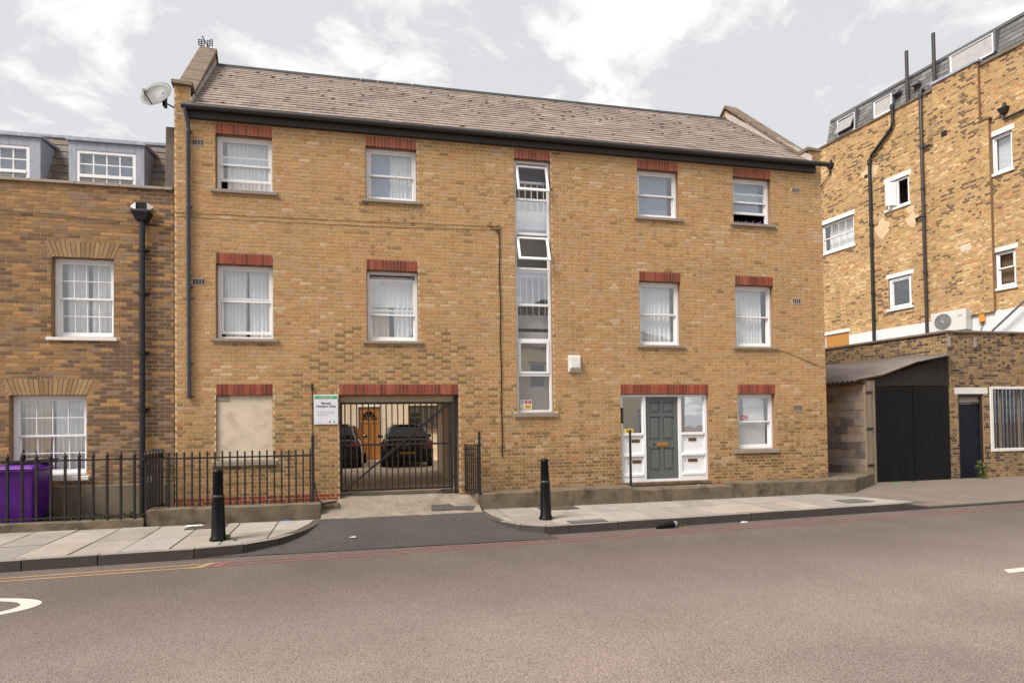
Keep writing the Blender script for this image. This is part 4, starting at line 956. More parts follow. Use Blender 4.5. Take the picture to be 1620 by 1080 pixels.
# ------------------------------------------------------------------ tall old brick building on the right
TD = Vector((-.178, .984, 0)).normalized()
FT = F2((19.30, 2.472), (-TD.x, -TD.y))                   # u = -s; positive towards the street
tower = thing('tenement_building', 'tall old yellow brick building with mansard and iron pipes at right', 'building', (19.6, 5, 0))
tops = [(-6.502, -5.000, 8.950, 10.170), (-3.640, -2.786, 9.835, 10.872), (-3.650, -2.808, 6.012, 7.178), (-.13, .43, 9.760, 10.980), (-.13, .43, 6.012, 7.178), (-6.404, -5.346, 4.716, 5.429)]
trect = [(-8.100, -1.858, 5.278, 13.486), (-1.858, -.38, 5.278, 13.486), (-.38, 1.15, 5.278, 13.486)]
tw = wall_skin(FT, trect, tops, .16, M_MORTAR_D, tower, 'wall', M_REVEAL)
lint_t = [(-6.610, -4.946, 10.170, 10.354), (-3.726, -2.700, 10.872, 11.045), (-3.737, -2.700, 7.178, 7.330), (-.2, .5, 10.980, 11.153), (-.2, .5, 7.178, 7.330), (-6.480, -5.292, 5.429, 5.569)]
sill_t = [(-6.588, -4.925, 8.852, 8.950), (-3.726, -2.700, 9.738, 9.835), (-3.737, -2.722, 5.915, 6.012), (-.2, .48, 9.662, 9.760), (-.2, .48, 5.915, 6.012)]
bricks(FT, [(-8.100, 1.15, 5.278, 13.486)], tops+lint_t+sill_t, 'english', pal_tower, tw, 60, 5.256, seed=23, proud=.007, jit=.004)
# projecting chimney breast with offset top
PF = F2((19.30, 2.472), (-TD.x, -TD.y)); PF.o = PF.o+PF.n*.14
prect = [(-1.814, -.40, 5.278, 13.615), (-.40, -.13, 5.278, 11.574)]
pw = wall_skin(PF, prect, [], 0, M_MORTAR_D, tower, 'chimney_breast')
bricks(PF, prect, [], 'english', pal_tower, pw, 40, 5.256, seed=24, proud=.007, jit=.004)
mb = MB(PF); mb.box(-.40, -.39, .0, .139, 11.628, 13.615); mb.box(-.14, -.125, -.005, .139, 5.278, 11.574); mb.box(-1.825, -1.814, .0, .139, 5.278, 13.615); mb.build('breast_side', M_REVEAL, tower)
mb = MB(PF); mb.box(-1.858, -.34, -.06, .2, 13.621, 13.712); mb.build('breast_cap', M_LEAD, tower, bevel=.01); mb = MB(PF); mb.box(-.42, -.08, -.04, .139, 11.579, 11.628); mb.build('offset_stone', M_COPING, tower)
for q in lint_t: mb = MB(FT); mb.box(q[0], q[1], -.015, .1, q[2], q[3]); mb.build('lintel', M_BAND, tower, bevel=.005)
for q in sill_t: sill(tower, FT, *q, M_BAND, .06)
t1 = sash_window(tower, FT, -6.497, -5.005, 8.954, 10.166, setback=.07, bars=(4, 1), m=M_OLDWHITE, fw=.06); t1['label'] = 'wide white window with small panes beside the flats'
add_curtain(t1, FT, -6.372, -5.076, .35, 8.982, 10.116, M_CURTAIN, 51, amp=.01)
t3 = sash_window(tower, FT, -3.646, -2.812, 6.016, 7.174, setback=.05, m=M_WHITE, fw=.10, mid=.98, mr=.02)
t4 = sash_window(tower, FT, -.125, .425, 9.764, 10.976, setback=.05, m=M_WHITE, fw=.05, mid=.98, mr=.03); add_curtain(t4, FT, -.07, .38, .25, 9.792, 10.872, M_FROST, 52, amp=.002, name='blind')
t5 = sash_window(tower, FT, -.125, .425, 6.016, 7.174, setback=.05, m=M_WHITE, fw=.05, mid=.55); add_curtain(t5, FT, -.07, .38, .25, 6.066, 7.092, M_BROWNCURT, 53, amp=.004, name='blind')
# casement standing open
mb = MB(FT)
for q in ((-3.635, -3.564, 9.840, 10.868), (-2.862, -2.791, 9.840, 10.868), (-3.564, -2.862, 10.796, 10.868), (-3.564, -2.862, 9.840, 9.900), (-3.262, -3.208, 9.900, 10.796)): mb.box(q[0], q[1], .05, .11, q[2], q[3])
t2 = mb.build('window', M_WHITE, tower); t2['label'] = 'white casement with one leaf open to a dark room'
mb = MB(FT); mb.hexa([(-3.262, .04, 9.900), (-3.262, .0, 9.900), (-3.456, -.34, 9.900), (-3.478, -.32, 9.900)], [(-3.262, .04, 10.786), (-3.262, .0, 10.786), (-3.456, -.34, 10.786), (-3.478, -.32, 10.786)]); mb.build('open_leaf', M_WHITE, t2)
mb = MB(FT); mb.poly([(-3.564, .08, 9.900), (-3.262, .08, 9.900), (-3.262, .08, 10.796), (-3.564, .08, 10.796)]); mb.build('pane', M_GLASS, t2, fix=False)
mb = MB(FT); mb.box(-6.400, -5.350, .03, .1, 4.716, 5.424); o = mb.build('boarded_window', M_BOARD, tower); o['label'] = 'orange board filling a window opening low down'
mb = MB(FT); mb.box(-6.442, -6.400, .0, .12, 4.716, 5.424); mb.box(-5.350, -5.308, .0, .12, 4.716, 5.424); mb.build('board_frame', M_OLDWHITE, tower)
mb = MB(FT); mb.box(-5.292, 1.15, -.05, .1, 3.0, 5.278); mb.box(-8.100, -6.480, -.05, .1, 3.0, 5.278); o = mb.build('painted_band', M_BAND, tower, bevel=.006); o['label'] = 'white painted base band of the tall building'
# dark rooms inside, mansard above
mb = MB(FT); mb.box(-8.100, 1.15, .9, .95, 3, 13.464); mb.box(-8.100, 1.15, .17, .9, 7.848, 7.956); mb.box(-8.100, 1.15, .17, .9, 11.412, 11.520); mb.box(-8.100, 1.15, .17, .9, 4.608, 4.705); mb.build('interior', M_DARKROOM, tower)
mb = MB(FT); mb.box(-8.100, 1.15, -.06, .3, 13.491, 13.572); mb.build('parapet_coping', M_COPING, tower, bevel=.01)
tu = (Vector((0, 0, 1.14))-FT.n*.30).normalized(); tn = FT.e.cross(tu).normalized()
if tn.dot(FT.n) < 0: tn = -tn
tb = FT.p(-6.210, .06, 13.529)
mb = MB(FT); mb.poly([(-6.210, .09, 13.464), (1.15, .09, 13.464), (1.15, .39, 14.609), (-6.070, .39, 14.609)]); mb.poly([(-6.070, .39, 14.609), (1.15, .39, 14.609), (1.15, 6, 14.760), (-6.070, 6, 14.760)]); mb.poly([(-6.210, .09, 13.464), (-6.070, .39, 14.609), (-6.070, 6, 14.760), (-6.210, 6, 13.464)])
mr_ = mb.build('mansard_roof', mat('roof_underlay', (.1, .1, .1)), tower, fix=False)
def pal_ts(u, v, rnd):
    return vary(rnd.choice([(.115, .115, .118), (.15, .15, .15), (.18, .178, .172)]), rnd, .12)
slates(mr_, tb, FT.e, tu, tn, 8.604, 7, .172, .33, pal_ts, 120, 61)
mb = MB(FT); mb.box(-6.178, 1.15, .28, .6, 14.566, 14.674); mb.build('roof_edge', mat('grey_edge', (.13, .13, .13), .7), tower, bevel=.01)
def tdormer(a, b, z0, z1, pane_col, open_, label):
    mb = MB(FT); fw = .05
    mb.box(a-.06, a, -.0, .45, z0, z1+.06); mb.box(b, b+.06, -.0, .45, z0, z1+.06); mb.box(a, b, -.0, .45, z1, z1+.06)
    d_ = mb.build('dormer', mat('dark_lead', (.14, .14, .16), .5), tower, bevel=.008); d_['label'] = label
    f = MB(FT)
    for q in ((a, a+fw, z0, z1), (b-fw, b, z0, z1), (a+fw, b-fw, z1-fw, z1), (a+fw, b-fw, z0, z0+fw)): f.box(q[0], q[1], .03, .09, q[2], q[3])
    f.build('frame', M_WHITE, d_)
    p = MB(FT)
    if open_: p.hexa([(a+.05, .08, z1-.1), (b-.05, .08, z1-.1), (b-.05, -.18, z0+.08), (a+.05, -.18, z0+.08)], [(a+.05, .05, z1-.1), (b-.05, .05, z1-.1), (b-.05, -.21, z0+.08), (a+.05, -.21, z0+.08)])
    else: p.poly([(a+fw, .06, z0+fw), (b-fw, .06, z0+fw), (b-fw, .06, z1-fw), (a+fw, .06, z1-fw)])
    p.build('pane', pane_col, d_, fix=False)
    q = MB(FT); q.box(a+.001, b-.001, .40, .44, z0, z1); q.build('dormer_back', M_DARKROOM if open_ else M_ROOM, d_)
tdormer(-5.670, -4.860, 13.615, 14.350, mat('dormer_leaf', (.30, .29, .29), .4), True, 'small roof light propped open nearest the flats')
tdormer(-4.082, -3.348, 13.615, 14.285, mat('dormer_blind', (.42, .4, .39), .3), False, 'small pale roof light between the pipes')  # reflections in the glass are put into this pale pane colour
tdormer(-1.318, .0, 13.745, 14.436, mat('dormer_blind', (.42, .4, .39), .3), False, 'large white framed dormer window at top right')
for s_, z in ((3.19, 14.17), (2.48, 14.11)):
    mb = MB(FT); mb.box(-s_-.13, -s_+.13, -.03, .2, z-.05, z+.05); mb.build('roof_vent', mat('dark_lead', (.14, .14, .16), .5), tower)
def pipe(name, pts, r, m, collars, label=None, parent=None):
    mb = MB(FT); mb.tube(pts, r, 12); o = mb.build(name, m, parent or tower, smooth=True)
    if label: o['label'] = label
    for (u, d, z) in collars: mb = MB(FT); mb.lathe([(r*1.3, z-.06), (r*1.3, z+.06)], (u, d), 12); mb.build('pipe_collar', m, o)
    return o
pipe('soil_pipe', [(-3.262, -.1, 13.734), (-3.262, -.1, 13.032), (-3.348, -.1, 12.816), (-4.126, -.1, 12.168), (-4.212, -.1, 11.952), (-4.212, -.1, 8), (-4.212, -.1, 4.608)], .06, M_PIPE, [(-3.262, -.1, 13.626), (-4.212, -.1, 11.898), (-4.212, -.1, 9.468), (-4.212, -.1, 8.712), (-4.212, -.1, 6.768)], 'black iron soil pipe with a slanting offset')
pipe('soil_pipe', [(-2.246, .1, 13.745), (-2.246, -.05, 13.723), (-2.246, -.1, 13.594), (-2.246, -.1, 8), (-2.236, -.1, 4.608)], .055, M_PIPE_BR, [(-2.246, -.1, 13.464), (-2.246, -.1, 11.628), (-2.246, -.1, 10.116), (-2.246, -.1, 9.144), (-2.246, -.1, 7.092)], 'brown iron soil pipe beside the chimney breast')
for z, sd in ((11.628, 1), (9.144, -1)): mb = MB(FT); mb.tube([(-2.246, -.1, z), (-2.246+.25*sd, -.1, z-.05), (-2.246+.3*sd, .0, z-.06)], .05, 10); mb.build('pipe_branch', M_PIPE_BR, tower, smooth=True)
for s_, z1 in ((2.73, 15.46), (1.79, 15.52)): mb = MB(FT); mb.tube([(-s_, -.03, 13.572), (-s_, -.03, z1)], .06, 12); mb.build('vent_pipe', M_PIPE_BR, tower, smooth=True)
for s_, z, ln in ((5.94, 12.55, -1), (-.27, 11.68, 1)):
    mb = MB(FT); mb.hexa([(-s_-.07, -.14, z-.12), (-s_+.07, -.14, z-.12), (-s_+.07, -.0, z-.12), (-s_-.07, -.0, z-.12)], [(-s_-.14, -.2, z+.06), (-s_+.14, -.2, z+.06), (-s_+.14, .0, z+.06), (-s_-.14, 0, z+.06)]); hp = mb.build('hopper_head', M_PIPE, tower, bevel=.006)
    mb = MB(FT); mb.tube([(-s_, -.07, z+.05), (-s_, -.04, z+.22), (-s_, .02, z+.25)], .05, 10); mb.build('waste_pipe', M_PIPE, tower, smooth=True)
    mb = MB(FT); mb.tube([(-s_, -.07, z-.1), (-s_, -.07, z-.3), (-s_+ln*.5, -.07, z-.75 if ln < 0 else z-.28), (-s_+ln*.9, -.07, z-1.1 if ln < 0 else z-.3)], .04, 10); mb.build('waste_pipe', M_PIPE, tower, smooth=True)
for u, z, a_, b_ in ((-1.458, 11.736, .09, .09), (-4.428, 11.466, .07, .07), (-4.266, 12.006, .07, .07)): mb = MB(FT if u < -1.944 else PF); mb.box(u-a_, u+a_, -.02, .02, z-b_, z+b_); mb.build('vent_grille', M_DARK, tower)
mb = MB(PF); mb.box(-1.048, -0.734, -.012, .02, 7.438, 7.675); mb.build('repair_patch', M_RENDER, tower)
for u, z, a_, b_ in ((-4.266, 11.574, .35, .3), (-3.834, 9.198, .3, .35), (-2.700, 9.166, .22, .25), (-2.754, 9.576, .16, .16)):
    mb = MB(FT); n = 14; mb.prism_d([(u+a_*math.cos(6.642*q/n)*(1+.25*math.sin(q*2.3)), z+b_*math.sin(6.642*q/n)*(1+.25*math.cos(q*1.9))) for q in range(n)], -.012, .01); mb.build('mortar_patch', M_MORTAR, tower)
# air conditioner on the low roof
ac = thing('air_conditioner', 'white air conditioner unit on the low roof before the tall building', 'air conditioner', tuple(FT.p(-1.350, -.3, 4.781)))
mb = MB(FT); mb.box(-1.901, -0.799, -.42, -.1, 4.781, 5.472); mb.build('casing', M_ACWHITE, ac, bevel=.015)
mb = MB(FT)
for q in range(7): rr = .07+.033*q; mb.tube([(-1.512+rr*math.cos(6.642*k/28), -.43, 5.148+rr*math.sin(6.642*k/28)) for k in range(29)], .006, 5)
for q in range(12): an = math.pi*q/12; mb.tube([(-1.512-.27*math.cos(an), -.435, 5.148-.27*math.sin(an)), (-1.512+.27*math.cos(an), -.435, 5.148+.27*math.sin(an))], .004, 5)
mb.build('fan_grille', M_GREYPL, ac)
mb = MB(FT); mb.tube([(-1.512, -.421, 5.148), (-1.512, -.424, 5.148)], .27, 28); mb.build('fan_opening', mat('fan_shade', (.14, .125, .11), .7), ac)
mb = MB(FT); mb.box(-1.037, -0.907, -.424, -.419, 5.256, 5.288); mb.build('badge', M_GREYPRINT, ac)
sw = thing('isolator_switch', 'small orange electric switch box beside the air conditioner', 'switch', tuple(FT.p(-.47, -.06, 5.094)))
mb = MB(FT); mb.box(-0.670, -.34, -.07, -.05, 5.202, 5.310); mb.build('back_plate', M_OLDWHITE, sw); mb = MB(FT); mb.box(-0.572, -.41, -.15, -.07, 4.986, 5.234); mb.build('switch_box', M_ORANGEPL, sw, bevel=.01)
mb = MB(FT); mb.tube([(-.47, -.1, 4.986), (-.48, -.1, 4.889), (-0.562, -.08, 4.716)], .012, 6); mb.build('lead', M_CABLE, sw)
mb = MB(FT); mb.tube([(-.12, -.3, 4.608), (.9, -.3, 5.526), (1.4, -.3, 5.958)], .035, 8); o = mb.build('grey_conduit', M_GREYPL, None, smooth=True); o.data.materials[0] = mat('grey_tube', (.12, .125, .14), .5); tag(o, 'slanting grey pipe crossing the white band at the right edge', 'pipe')

# ------------------------------------------------------------------ low brick outbuilding and shed
OBY = 1.2; FO = F2((0, OBY), (1, 0))
out = thing('outbuilding', 'low dark stock brick outbuilding with flat coping at the right', 'outbuilding', (17, OBY, 0))
BD = (15.97, 16.87, -.1, 2.50); BW = (17.2, 19.2, .90, 2.64)
orect = [(15.65, 21.5, -.15, 4.28)]
obw = wall_skin(FO, orect, [BD, BW], .14, M_MORTAR_D, out, 'wall', M_REVEAL)
bricks(FO, orect, [BD, BW, (15.86, 17.03, 2.5, 2.69), (17.1, 19.3, 2.64, 2.72), (17.1, 19.3, .82, .9), (17.1, 17.2, .9, 2.64)], 'flemish', pal_out, obw, 250, 0, seed=31, proud=.007, jit=.003)
FS = F2((15.65, OBY), (-TD.x, -TD.y))
srect = [(-7.5, -.004, .0, 4.28)]
sw_ = wall_skin(FS, srect, [], 0, M_MORTAR_D, out, 'side_wall')
bricks(FS, srect, [], 'flemish', lambda u, z, r: vary((.33, .21, .10), r, .25) if r.random() < (.75 if z < 3.75 else .25) else pal_out(u, z, r), sw_, 0, 0, seed=32, proud=.007)
def cop(fr, u0, u1, ln=.9):
    u = u0
    while u < u1-.05:
        q = min(u+ln, u1); mb = MB(fr); mb.hexa([(u+.003, -.06, 4.283), (q-.003, -.06, 4.283), (q-.003, .3, 4.283), (u+.003, .3, 4.283)], [(u+.003, -.05, 4.345), (q-.003, -.05, 4.345), (q-.003, .3, 4.37), (u+.003, .3, 4.37)]); mb.build('coping_stone', M_COPING, out, bevel=.008); u = q
cop(FO, 15.62, 21.5); cop(FS, -7.5, -.02)
mb = MB(); mb.poly([(15.72, 1.5, 4.2), (21.5, 1.5, 4.2), (21.5, 9, 4.2), (14.4, 9, 4.2)]); mb.build('flat_roof', mat('roof_felt', (.12, .11, .105), .9), out, fix=False)
mb = MB(FO); mb.box(15.86, 17.03, -.012, .1, 2.505, 2.685); mb.build('lintel', M_OLDWHITE, out, bevel=.006)
mb = MB(FO); mb.box(15.975, 16.04, .03, .12, -.05, 2.495); mb.box(16.80, 16.865, .03, .12, -.05, 2.495); mb.box(16.04, 16.80, .03, .12, 2.43, 2.495); mb.box(16.04, 16.80, .03, .12, 2.22, 2.27); mb.build('door_frame', M_IRON, out)
mb = MB(FO); mb.box(16.045, 16.795, .07, .115, .04, 2.215)
dn = mb.build('door', M_NAVY, out); dn['label'] = 'dark navy steel door'
mb = MB(FO); mb.box(16.1, 16.14, .05, .07, 1.0, 1.12); mb.build('door_handle', M_IRON, dn); mb = MB(FO); mb.box(16.045, 16.795, .075, .10, 2.275, 2.428); mb.build('fanlight_board', M_POST, out)
mb = MB(FO); mb.box(17.105, 17.2, -.03, .1, .82, 2.72); mb.box(17.2, 19.2, -.03, .1, 2.64, 2.72); mb.box(17.2, 19.2, -.04, .1, .82, .905); wf = mb.build('window', M_OLDWHITE, out, bevel=.006); wf['label'] = 'barred window in a peeling white frame'
mb = MB(FO); mb.poly([(17.2, .1, .9), (19.2, .1, .9), (19.2, .1, 2.64), (17.2, .1, 2.64)]); mb.build('pane', M_GLASS, wf, fix=False)
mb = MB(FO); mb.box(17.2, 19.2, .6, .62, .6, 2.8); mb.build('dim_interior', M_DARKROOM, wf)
for k in range(14): mb = MB(FO); mb.tube([(17.29+k*.14, .03, .9), (17.29+k*.14, .03, 2.64)], .011, 6); mb.build('bar', M_IRON, wf)
for x in (17.62, 18.3): mb = MB(FO); mb.box(x-.03, x+.03, .09, .13, .9, 2.64); mb.build('mullion', M_POST, wf)
for x in (15.66, 16.57): mb = MB(FO); mb.box(x, x+.05, -.07, .0, 3.86, 4.16); mb.build('wall_bracket', M_SILL, out)
shed = thing('timber_shed', 'shed with tall black double doors and sloping corrugated roof', 'shed', (14.3, 1.2, 0))
FSH = F2((0, 1.15), (1, 0)); rnd = random.Random(5)
for s, (x0, x1) in (('l', (13.12, 14.345)), ('r', (14.375, 15.60))):
    mb = MB(FSH); mb.box(x0, x1, .03, .05, .05, 2.70); dr = mb.build('door', M_WOODBLACK, shed); dr['label'] = 'left leaf of the black boarded doors' if s == 'l' else 'right leaf of the black boarded doors'
    n = 10; wd = (x1-x0)/n
    for k in range(n): mb = MB(FSH); mb.box(x0+k*wd+.003, x0+(k+1)*wd-.003, rnd.uniform(-.002, .004), .03, .04+rnd.uniform(0, .02), 2.71); mb.build('board', M_WOODBLACK, dr, bevel=.003)
n = 20; wd = (15.62-13.0)/n
mb = MB(FSH); mb.prism_d([(13.0, 2.74), (15.62, 2.74), (15.62, 3.55), (13.0, 2.86)], .04, .06); gp = mb.build('gable_panel', M_BROWNBOARD, shed)
for k in range(n):
    a_, b_ = 13.0+k*wd+.003, 13.0+(k+1)*wd-.003; zt = lambda x: 2.88+(x-13.0)/2.62*.72
    mb = MB(FSH); mb.prism_d([(a_, 2.74), (b_, 2.74), (b_, zt(b_)), (a_, zt(a_))], rnd.uniform(-.003, .003), .04); mb.build('board', M_BROWNBOARD, gp)
mb = MB(FSH); mb.box(12.78, 12.93, -.06, .1, -.05, 2.86); mb.build('post', M_POST, shed, bevel=.008); mb = MB(FSH); mb.box(12.94, 13.09, -.02, .12, -.05, 2.9); mb.build('post', M_POST, shed, bevel=.008)
for z in (2.55, 1.55, .55): mb = MB(FSH); mb.box(12.76, 12.96, -.08, -.06, z-.03, z+.03); mb.build('hinge', M_IRON, shed)
# corrugated sheets
mb = MB(); nx, ny = 3, 60; idx = {}
for j in range(121):
    y = 1.02+j*.03; 
    for i, (x, z) in enumerate(((12.45, 2.85), (13.3, 3.05), (14.5, 3.38), (15.7, 3.66))):
        sag = .03*math.sin(y*2+x*3); yy = y+.10*math.sin(i*1.5) if j == 0 else y
        xx = x-.178*(y-1.02)
        idx[i, j] = mb.pt(xx, yy, z+.028*math.sin(j*.03/.146*6.283)+sag+.03*(y-1))
for j in range(120):
    for i in range(3): mb.face((idx[i, j], idx[i+1, j], idx[i+1, j+1], idx[i, j+1]))
o = mb.build('corrugated_roof', M_SHEET, shed, smooth=True, fix=False)
sm = o.modifiers.new('thick', 'SOLIDIFY'); sm.thickness = .008
blkw = thing('block_wall', 'patchy concrete block wall between the flats and the shed post', 'wall', (12.6, 1.9, 0))
FBW = F2((12.72, 1.12), (.12, -1)); rnd = random.Random(8)
mb = MB(FBW); mb.box(-3.2, 0, .01, .2, -.05, 2.78); mb.build('mortar_core', M_MORTAR_D, blkw)
for r_ in range(12):
    u = -3.2-(r_ % 2)*.22
    while u < 0:
        a_, b_ = max(u, -3.2), min(u+.44, 0)
        if b_-a_ > .05:
            mb = MB(FBW); c = rnd.choice([(.36, .31, .27), (.41, .34, .28), (.30, .26, .225), (.40, .31, .22), (.19, .17, .15)]); mb.box(a_+.006, b_-.006, rnd.uniform(-.006, .004), .15, .05+r_*.225+.006, .05+r_*.225+.219, vary(c, rnd, .12)); mb.build('block', M_BLOCK, blkw, attr=True, bevel=.006)
        u += .44
mb = MB(FBW); mb.box(-3.2, -.02, .02, .18, 2.79, 2.92); mb.build('wall_plate', M_POST, blkw)

# ------------------------------------------------------------------ plinths and steps in front of the walls
def rough_block(name, pts, z0, ztop, m, label, cat, seed, group=None, chamf=.03):
    """low concrete upstand with an uneven top; pts: plan polygon (ccw), ztop(x,y)"""
    import bmesh
    rnd = random.Random(seed); mb = MB(); n = len(pts); ring = []
    for i in range(n):
        p, q = Vector((*pts[i], 0)), Vector((*pts[(i+1) % n], 0)); k = max(1, int((q-p).length/.14))
        for j in range(k): r_ = p.lerp(q, j/k); ring.append((r_.x, r_.y))
    cx_ = sum(p[0] for p in pts)/n; cy_ = sum(p[1] for p in pts)/n
    def nz(x, y, s): return mnoise.noise(Vector((x*3, y*3, seed+s)))
    A = [mb.pt(x+.012*nz(x, y, 1), y+.012*nz(x, y, 2), z0) for x, y in ring]
    B = [mb.pt(x+.02*nz(x, y, 3), y+.026*nz(x, y, 4), ztop(x, y)-chamf+.022*nz(x, y, 5)) for x, y in ring]
    def toward(x, y, d): v = Vector((cx_-x, cy_-y)); 
    ins = inset(ring, chamf) if True else ring
    Cc = [mb.pt(x, y, ztop(x, y)+.010*nz(x*1.3, y*1.3, 6)) for x, y in ins]
    m_ = len(ring)
    for i in range(m_):
        mb.face((A[i], A[(i+1) % m_], B[(i+1) % m_], B[i])); mb.face((B[i], B[(i+1) % m_], Cc[(i+1) % m_], Cc[i]))
    mb.face(Cc)
    o = mb.build(name, m, None); return tag(o, label, cat, group)
rough_block('plinth', [(-4.42, -.76), (-1.40, -.70), (-1.40, -.42), (-4.42, -.45)], -.05, lambda x, y: .36-.01*(x+4.4)/3, M_STONE, 'mossy concrete plinth under the plain railings by the left bollard', 'plinth', 3)
rough_block('plinth', [(-12, -.92), (-4.45, -.80), (-4.45, -.66), (-12, -.74)], -.05, lambda x, y: .215, M_STONE, 'low worn plinth under the spear topped railings', 'plinth', 5)
rough_block('plinth', [(1.70, -.50), (5.16, -.48), (5.16, -.01), (1.62, -.01)], -.05, lambda x, y: .385+.02*(x-1.7)/3.4, M_STONE, 'concrete plinth along the flats behind the right bollard', 'plinth', 7)
rough_block('doorstep', [(5.18, -.50), (7.62, -.44), (7.62, -.02), (5.18, -.02)], -.05, lambda x, y: .34, M_STONE, 'worn concrete step before the grey front door', 'step', 9)
rough_block('plinth', [(7.64, -.42), (11.0, -.36), (12.6, .72), (12.6, 1.08), (7.64, 1.08)], -.05, lambda x, y: .385, M_STONE, 'long concrete plinth right of the front door step', 'plinth', 11)
rough_block('plinth', [(-1.42, -.42), (-1.10, -.40), (-1.10, -.02), (-1.42, -.02)], -.05, lambda x, y: .27, M_STONE, 'small sloping concrete corner by the left gate jamb', 'plinth', 13)
mb = MB(); mb.poly([(-4.44, -.5, .30), (-1.4, -.46, .30), (-1.12, -.02, .30), (-4.44, -.02, .30)]); o = struct(mb.build('terrace', M_HRENDER, fix=False)); o['label'] = 'narrow concrete strip behind the plain railings'
mb = MB(); mb.poly([(-12, -.8, .12), (-4.42, -.7, .12), (-4.42, .06, .12), (-12, .06, .12)]); o = struct(mb.build('front_area', M_BED, fix=False)); o['label'] = 'earth strip between railings and brown house'

# ------------------------------------------------------------------ railings, gate and posts
def bar(parent, x, y, z0, z1, r, sq=True, name='bar', m=M_IRON):
    mb = MB()
    if sq: mb.box(x-r, x+r, y-r, y+r, z0, z1)
    else: mb.tube([(x, y, z0), (x, y, z1)], r, 8)
    return mb.build(name, m, parent)
rl = thing('iron_railing', 'plain black iron bar railing on the mossy plinth by the left bollard', 'railing', (-2.8, -.6, .3))
n = 20
for k in range(n): x = -4.10+k*(2.50/(n-1)); bar(rl, x, -.6, .33, 1.375+.008*math.sin(k*3), .013)
mb = MB(); mb.box(-4.35, -1.54, -.606, -.594, 1.245, 1.275); mb.build('rail', M_IRON, rl)
mb = MB(); mb.box(-1.575, -1.525, -.625, -.575, .30, 1.655); mb.build('post', M_IRON, rl, bevel=.005); mb = MB(); mb.tube([(-1.53, -.6, .75), (-1.46, -.6, .36)], .012, 6); mb.build('brace', M_IRON, rl)
sr = thing('iron_railing', 'black spear topped railing before the brown house and purple bin', 'railing', (-6.5, -.78, .2))
def spear(parent, x, y, z0, z1):
    mb = MB(); mb.box(x-.017, x+.017, y-.017, y+.017, z0, z1-.12)
    mb.lathe([(.02, z1-.12), (.034, z1-.105), (.013, z1-.112), (.033, z1-.06), (.018, z1-.03), (.0, z1+.03)], (x, y), 8); mb.build('bar', M_IRON, parent)
k = 0; x = -4.60
while x > -8.2: spear(sr, x, -.78, .2, 1.41); x -= .2205
mb = MB(); mb.box(-8.3, -4.42, -.79, -.77, 1.265, 1.295); mb.build('rail', M_IRON, sr); mb = MB(); mb.box(-8.3, -4.42, -.80, -.76, .262, .29); mb.build('rail', M_IRON, sr)
for k in range(6): spear(sr, -4.43, -.74+k*.145, .2, 1.41)
mb = MB(); mb.box(-4.445, -4.415, -.76, .04, 1.26, 1.29); mb.build('rail', M_IRON, sr); mb = MB(); mb.box(-4.445, -4.415, -.76, .04, .34, .365); mb.build('rail', M_IRON, sr)
rr = thing('iron_railing', 'short black iron railing at the right side of the drive', 'railing', (1.65, -.2, .35))
for k in range(7): t = k/6; bar(rr, 1.50+.21*t, -.03-.40*t, .36, 1.40, .013)
mb = MB(); mb.tube([(1.47, -.0, 1.30), (1.75, -.5, 1.30)], .013, 6); mb.build('rail', M_IRON, rr); mb = MB(); mb.tube([(1.47, -.0, .45), (1.75, -.5, .45)], .013, 6); mb.build('rail', M_IRON, rr)
mb = MB(); mb.box(1.722, 1.772, -.50, -.45, .34, 1.66); mb.build('post', M_IRON, rr, bevel=.004)
mb = MB(); mb.box(5.188, 5.232, -.27, -.226, .3, 1.645); o = mb.build('iron_post', M_IRON, None, bevel=.004); tag(o, 'lone black iron post standing before the left letter panels', 'post')
gt = thing('driveway_gate', 'black iron bar gate with diagonal brace closing the passage', 'gate', (.13, .25, .4)); gy = .10
n = 19
for k in range(n): bar(gt, -1.0+k*(2.17/(n-1)), gy, .49, 2.29, .0125)
for z0_, z1_ in ((2.275, 2.315), (1.40, 1.44), (.45, .495)): mb = MB(); mb.box(-1.085, 1.24, gy-.022, gy+.022, z0_, z1_); mb.build('rail', M_IRON, gt)
mb = MB(); mb.box(-1.09, -1.055, gy-.02, gy+.02, .45, 2.315); mb.build('stile', M_IRON, gt); mb = MB(); mb.box(1.20, 1.245, gy-.024, gy+.024, .44, 2.33); mb.build('stile', M_IRON, gt)
mb = MB(); mb.hexa([(-1.04, gy-.035, .48), (-.98, gy-.035, .48), (1.19, gy-.035, 2.25), (1.19, gy-.035, 2.3), (1.15, gy-.035, 2.3)], [(-1.04, gy-.024, .48), (-.98, gy-.024, .48), (1.19, gy-.024, 2.25), (1.19, gy-.024, 2.3), (1.15, gy-.024, 2.3)]); mb.build('diagonal_brace', M_IRON, gt)
mb = MB(); mb.box(1.275, 1.345, gy-.035, gy+.035, .3, 2.44); mb.build('gate_post', M_IRON, gt)
for z in (.7, 2.1): mb = MB(); mb.box(1.235, 1.285, gy-.03, gy+.0, z-.03, z+.03); mb.build('hinge', M_IRON, gt)
mb = MB(); mb.box(.98, 1.24, gy-.03, gy+.03, .395, .43); mb.build('drop_bolt', M_IRON, gt)
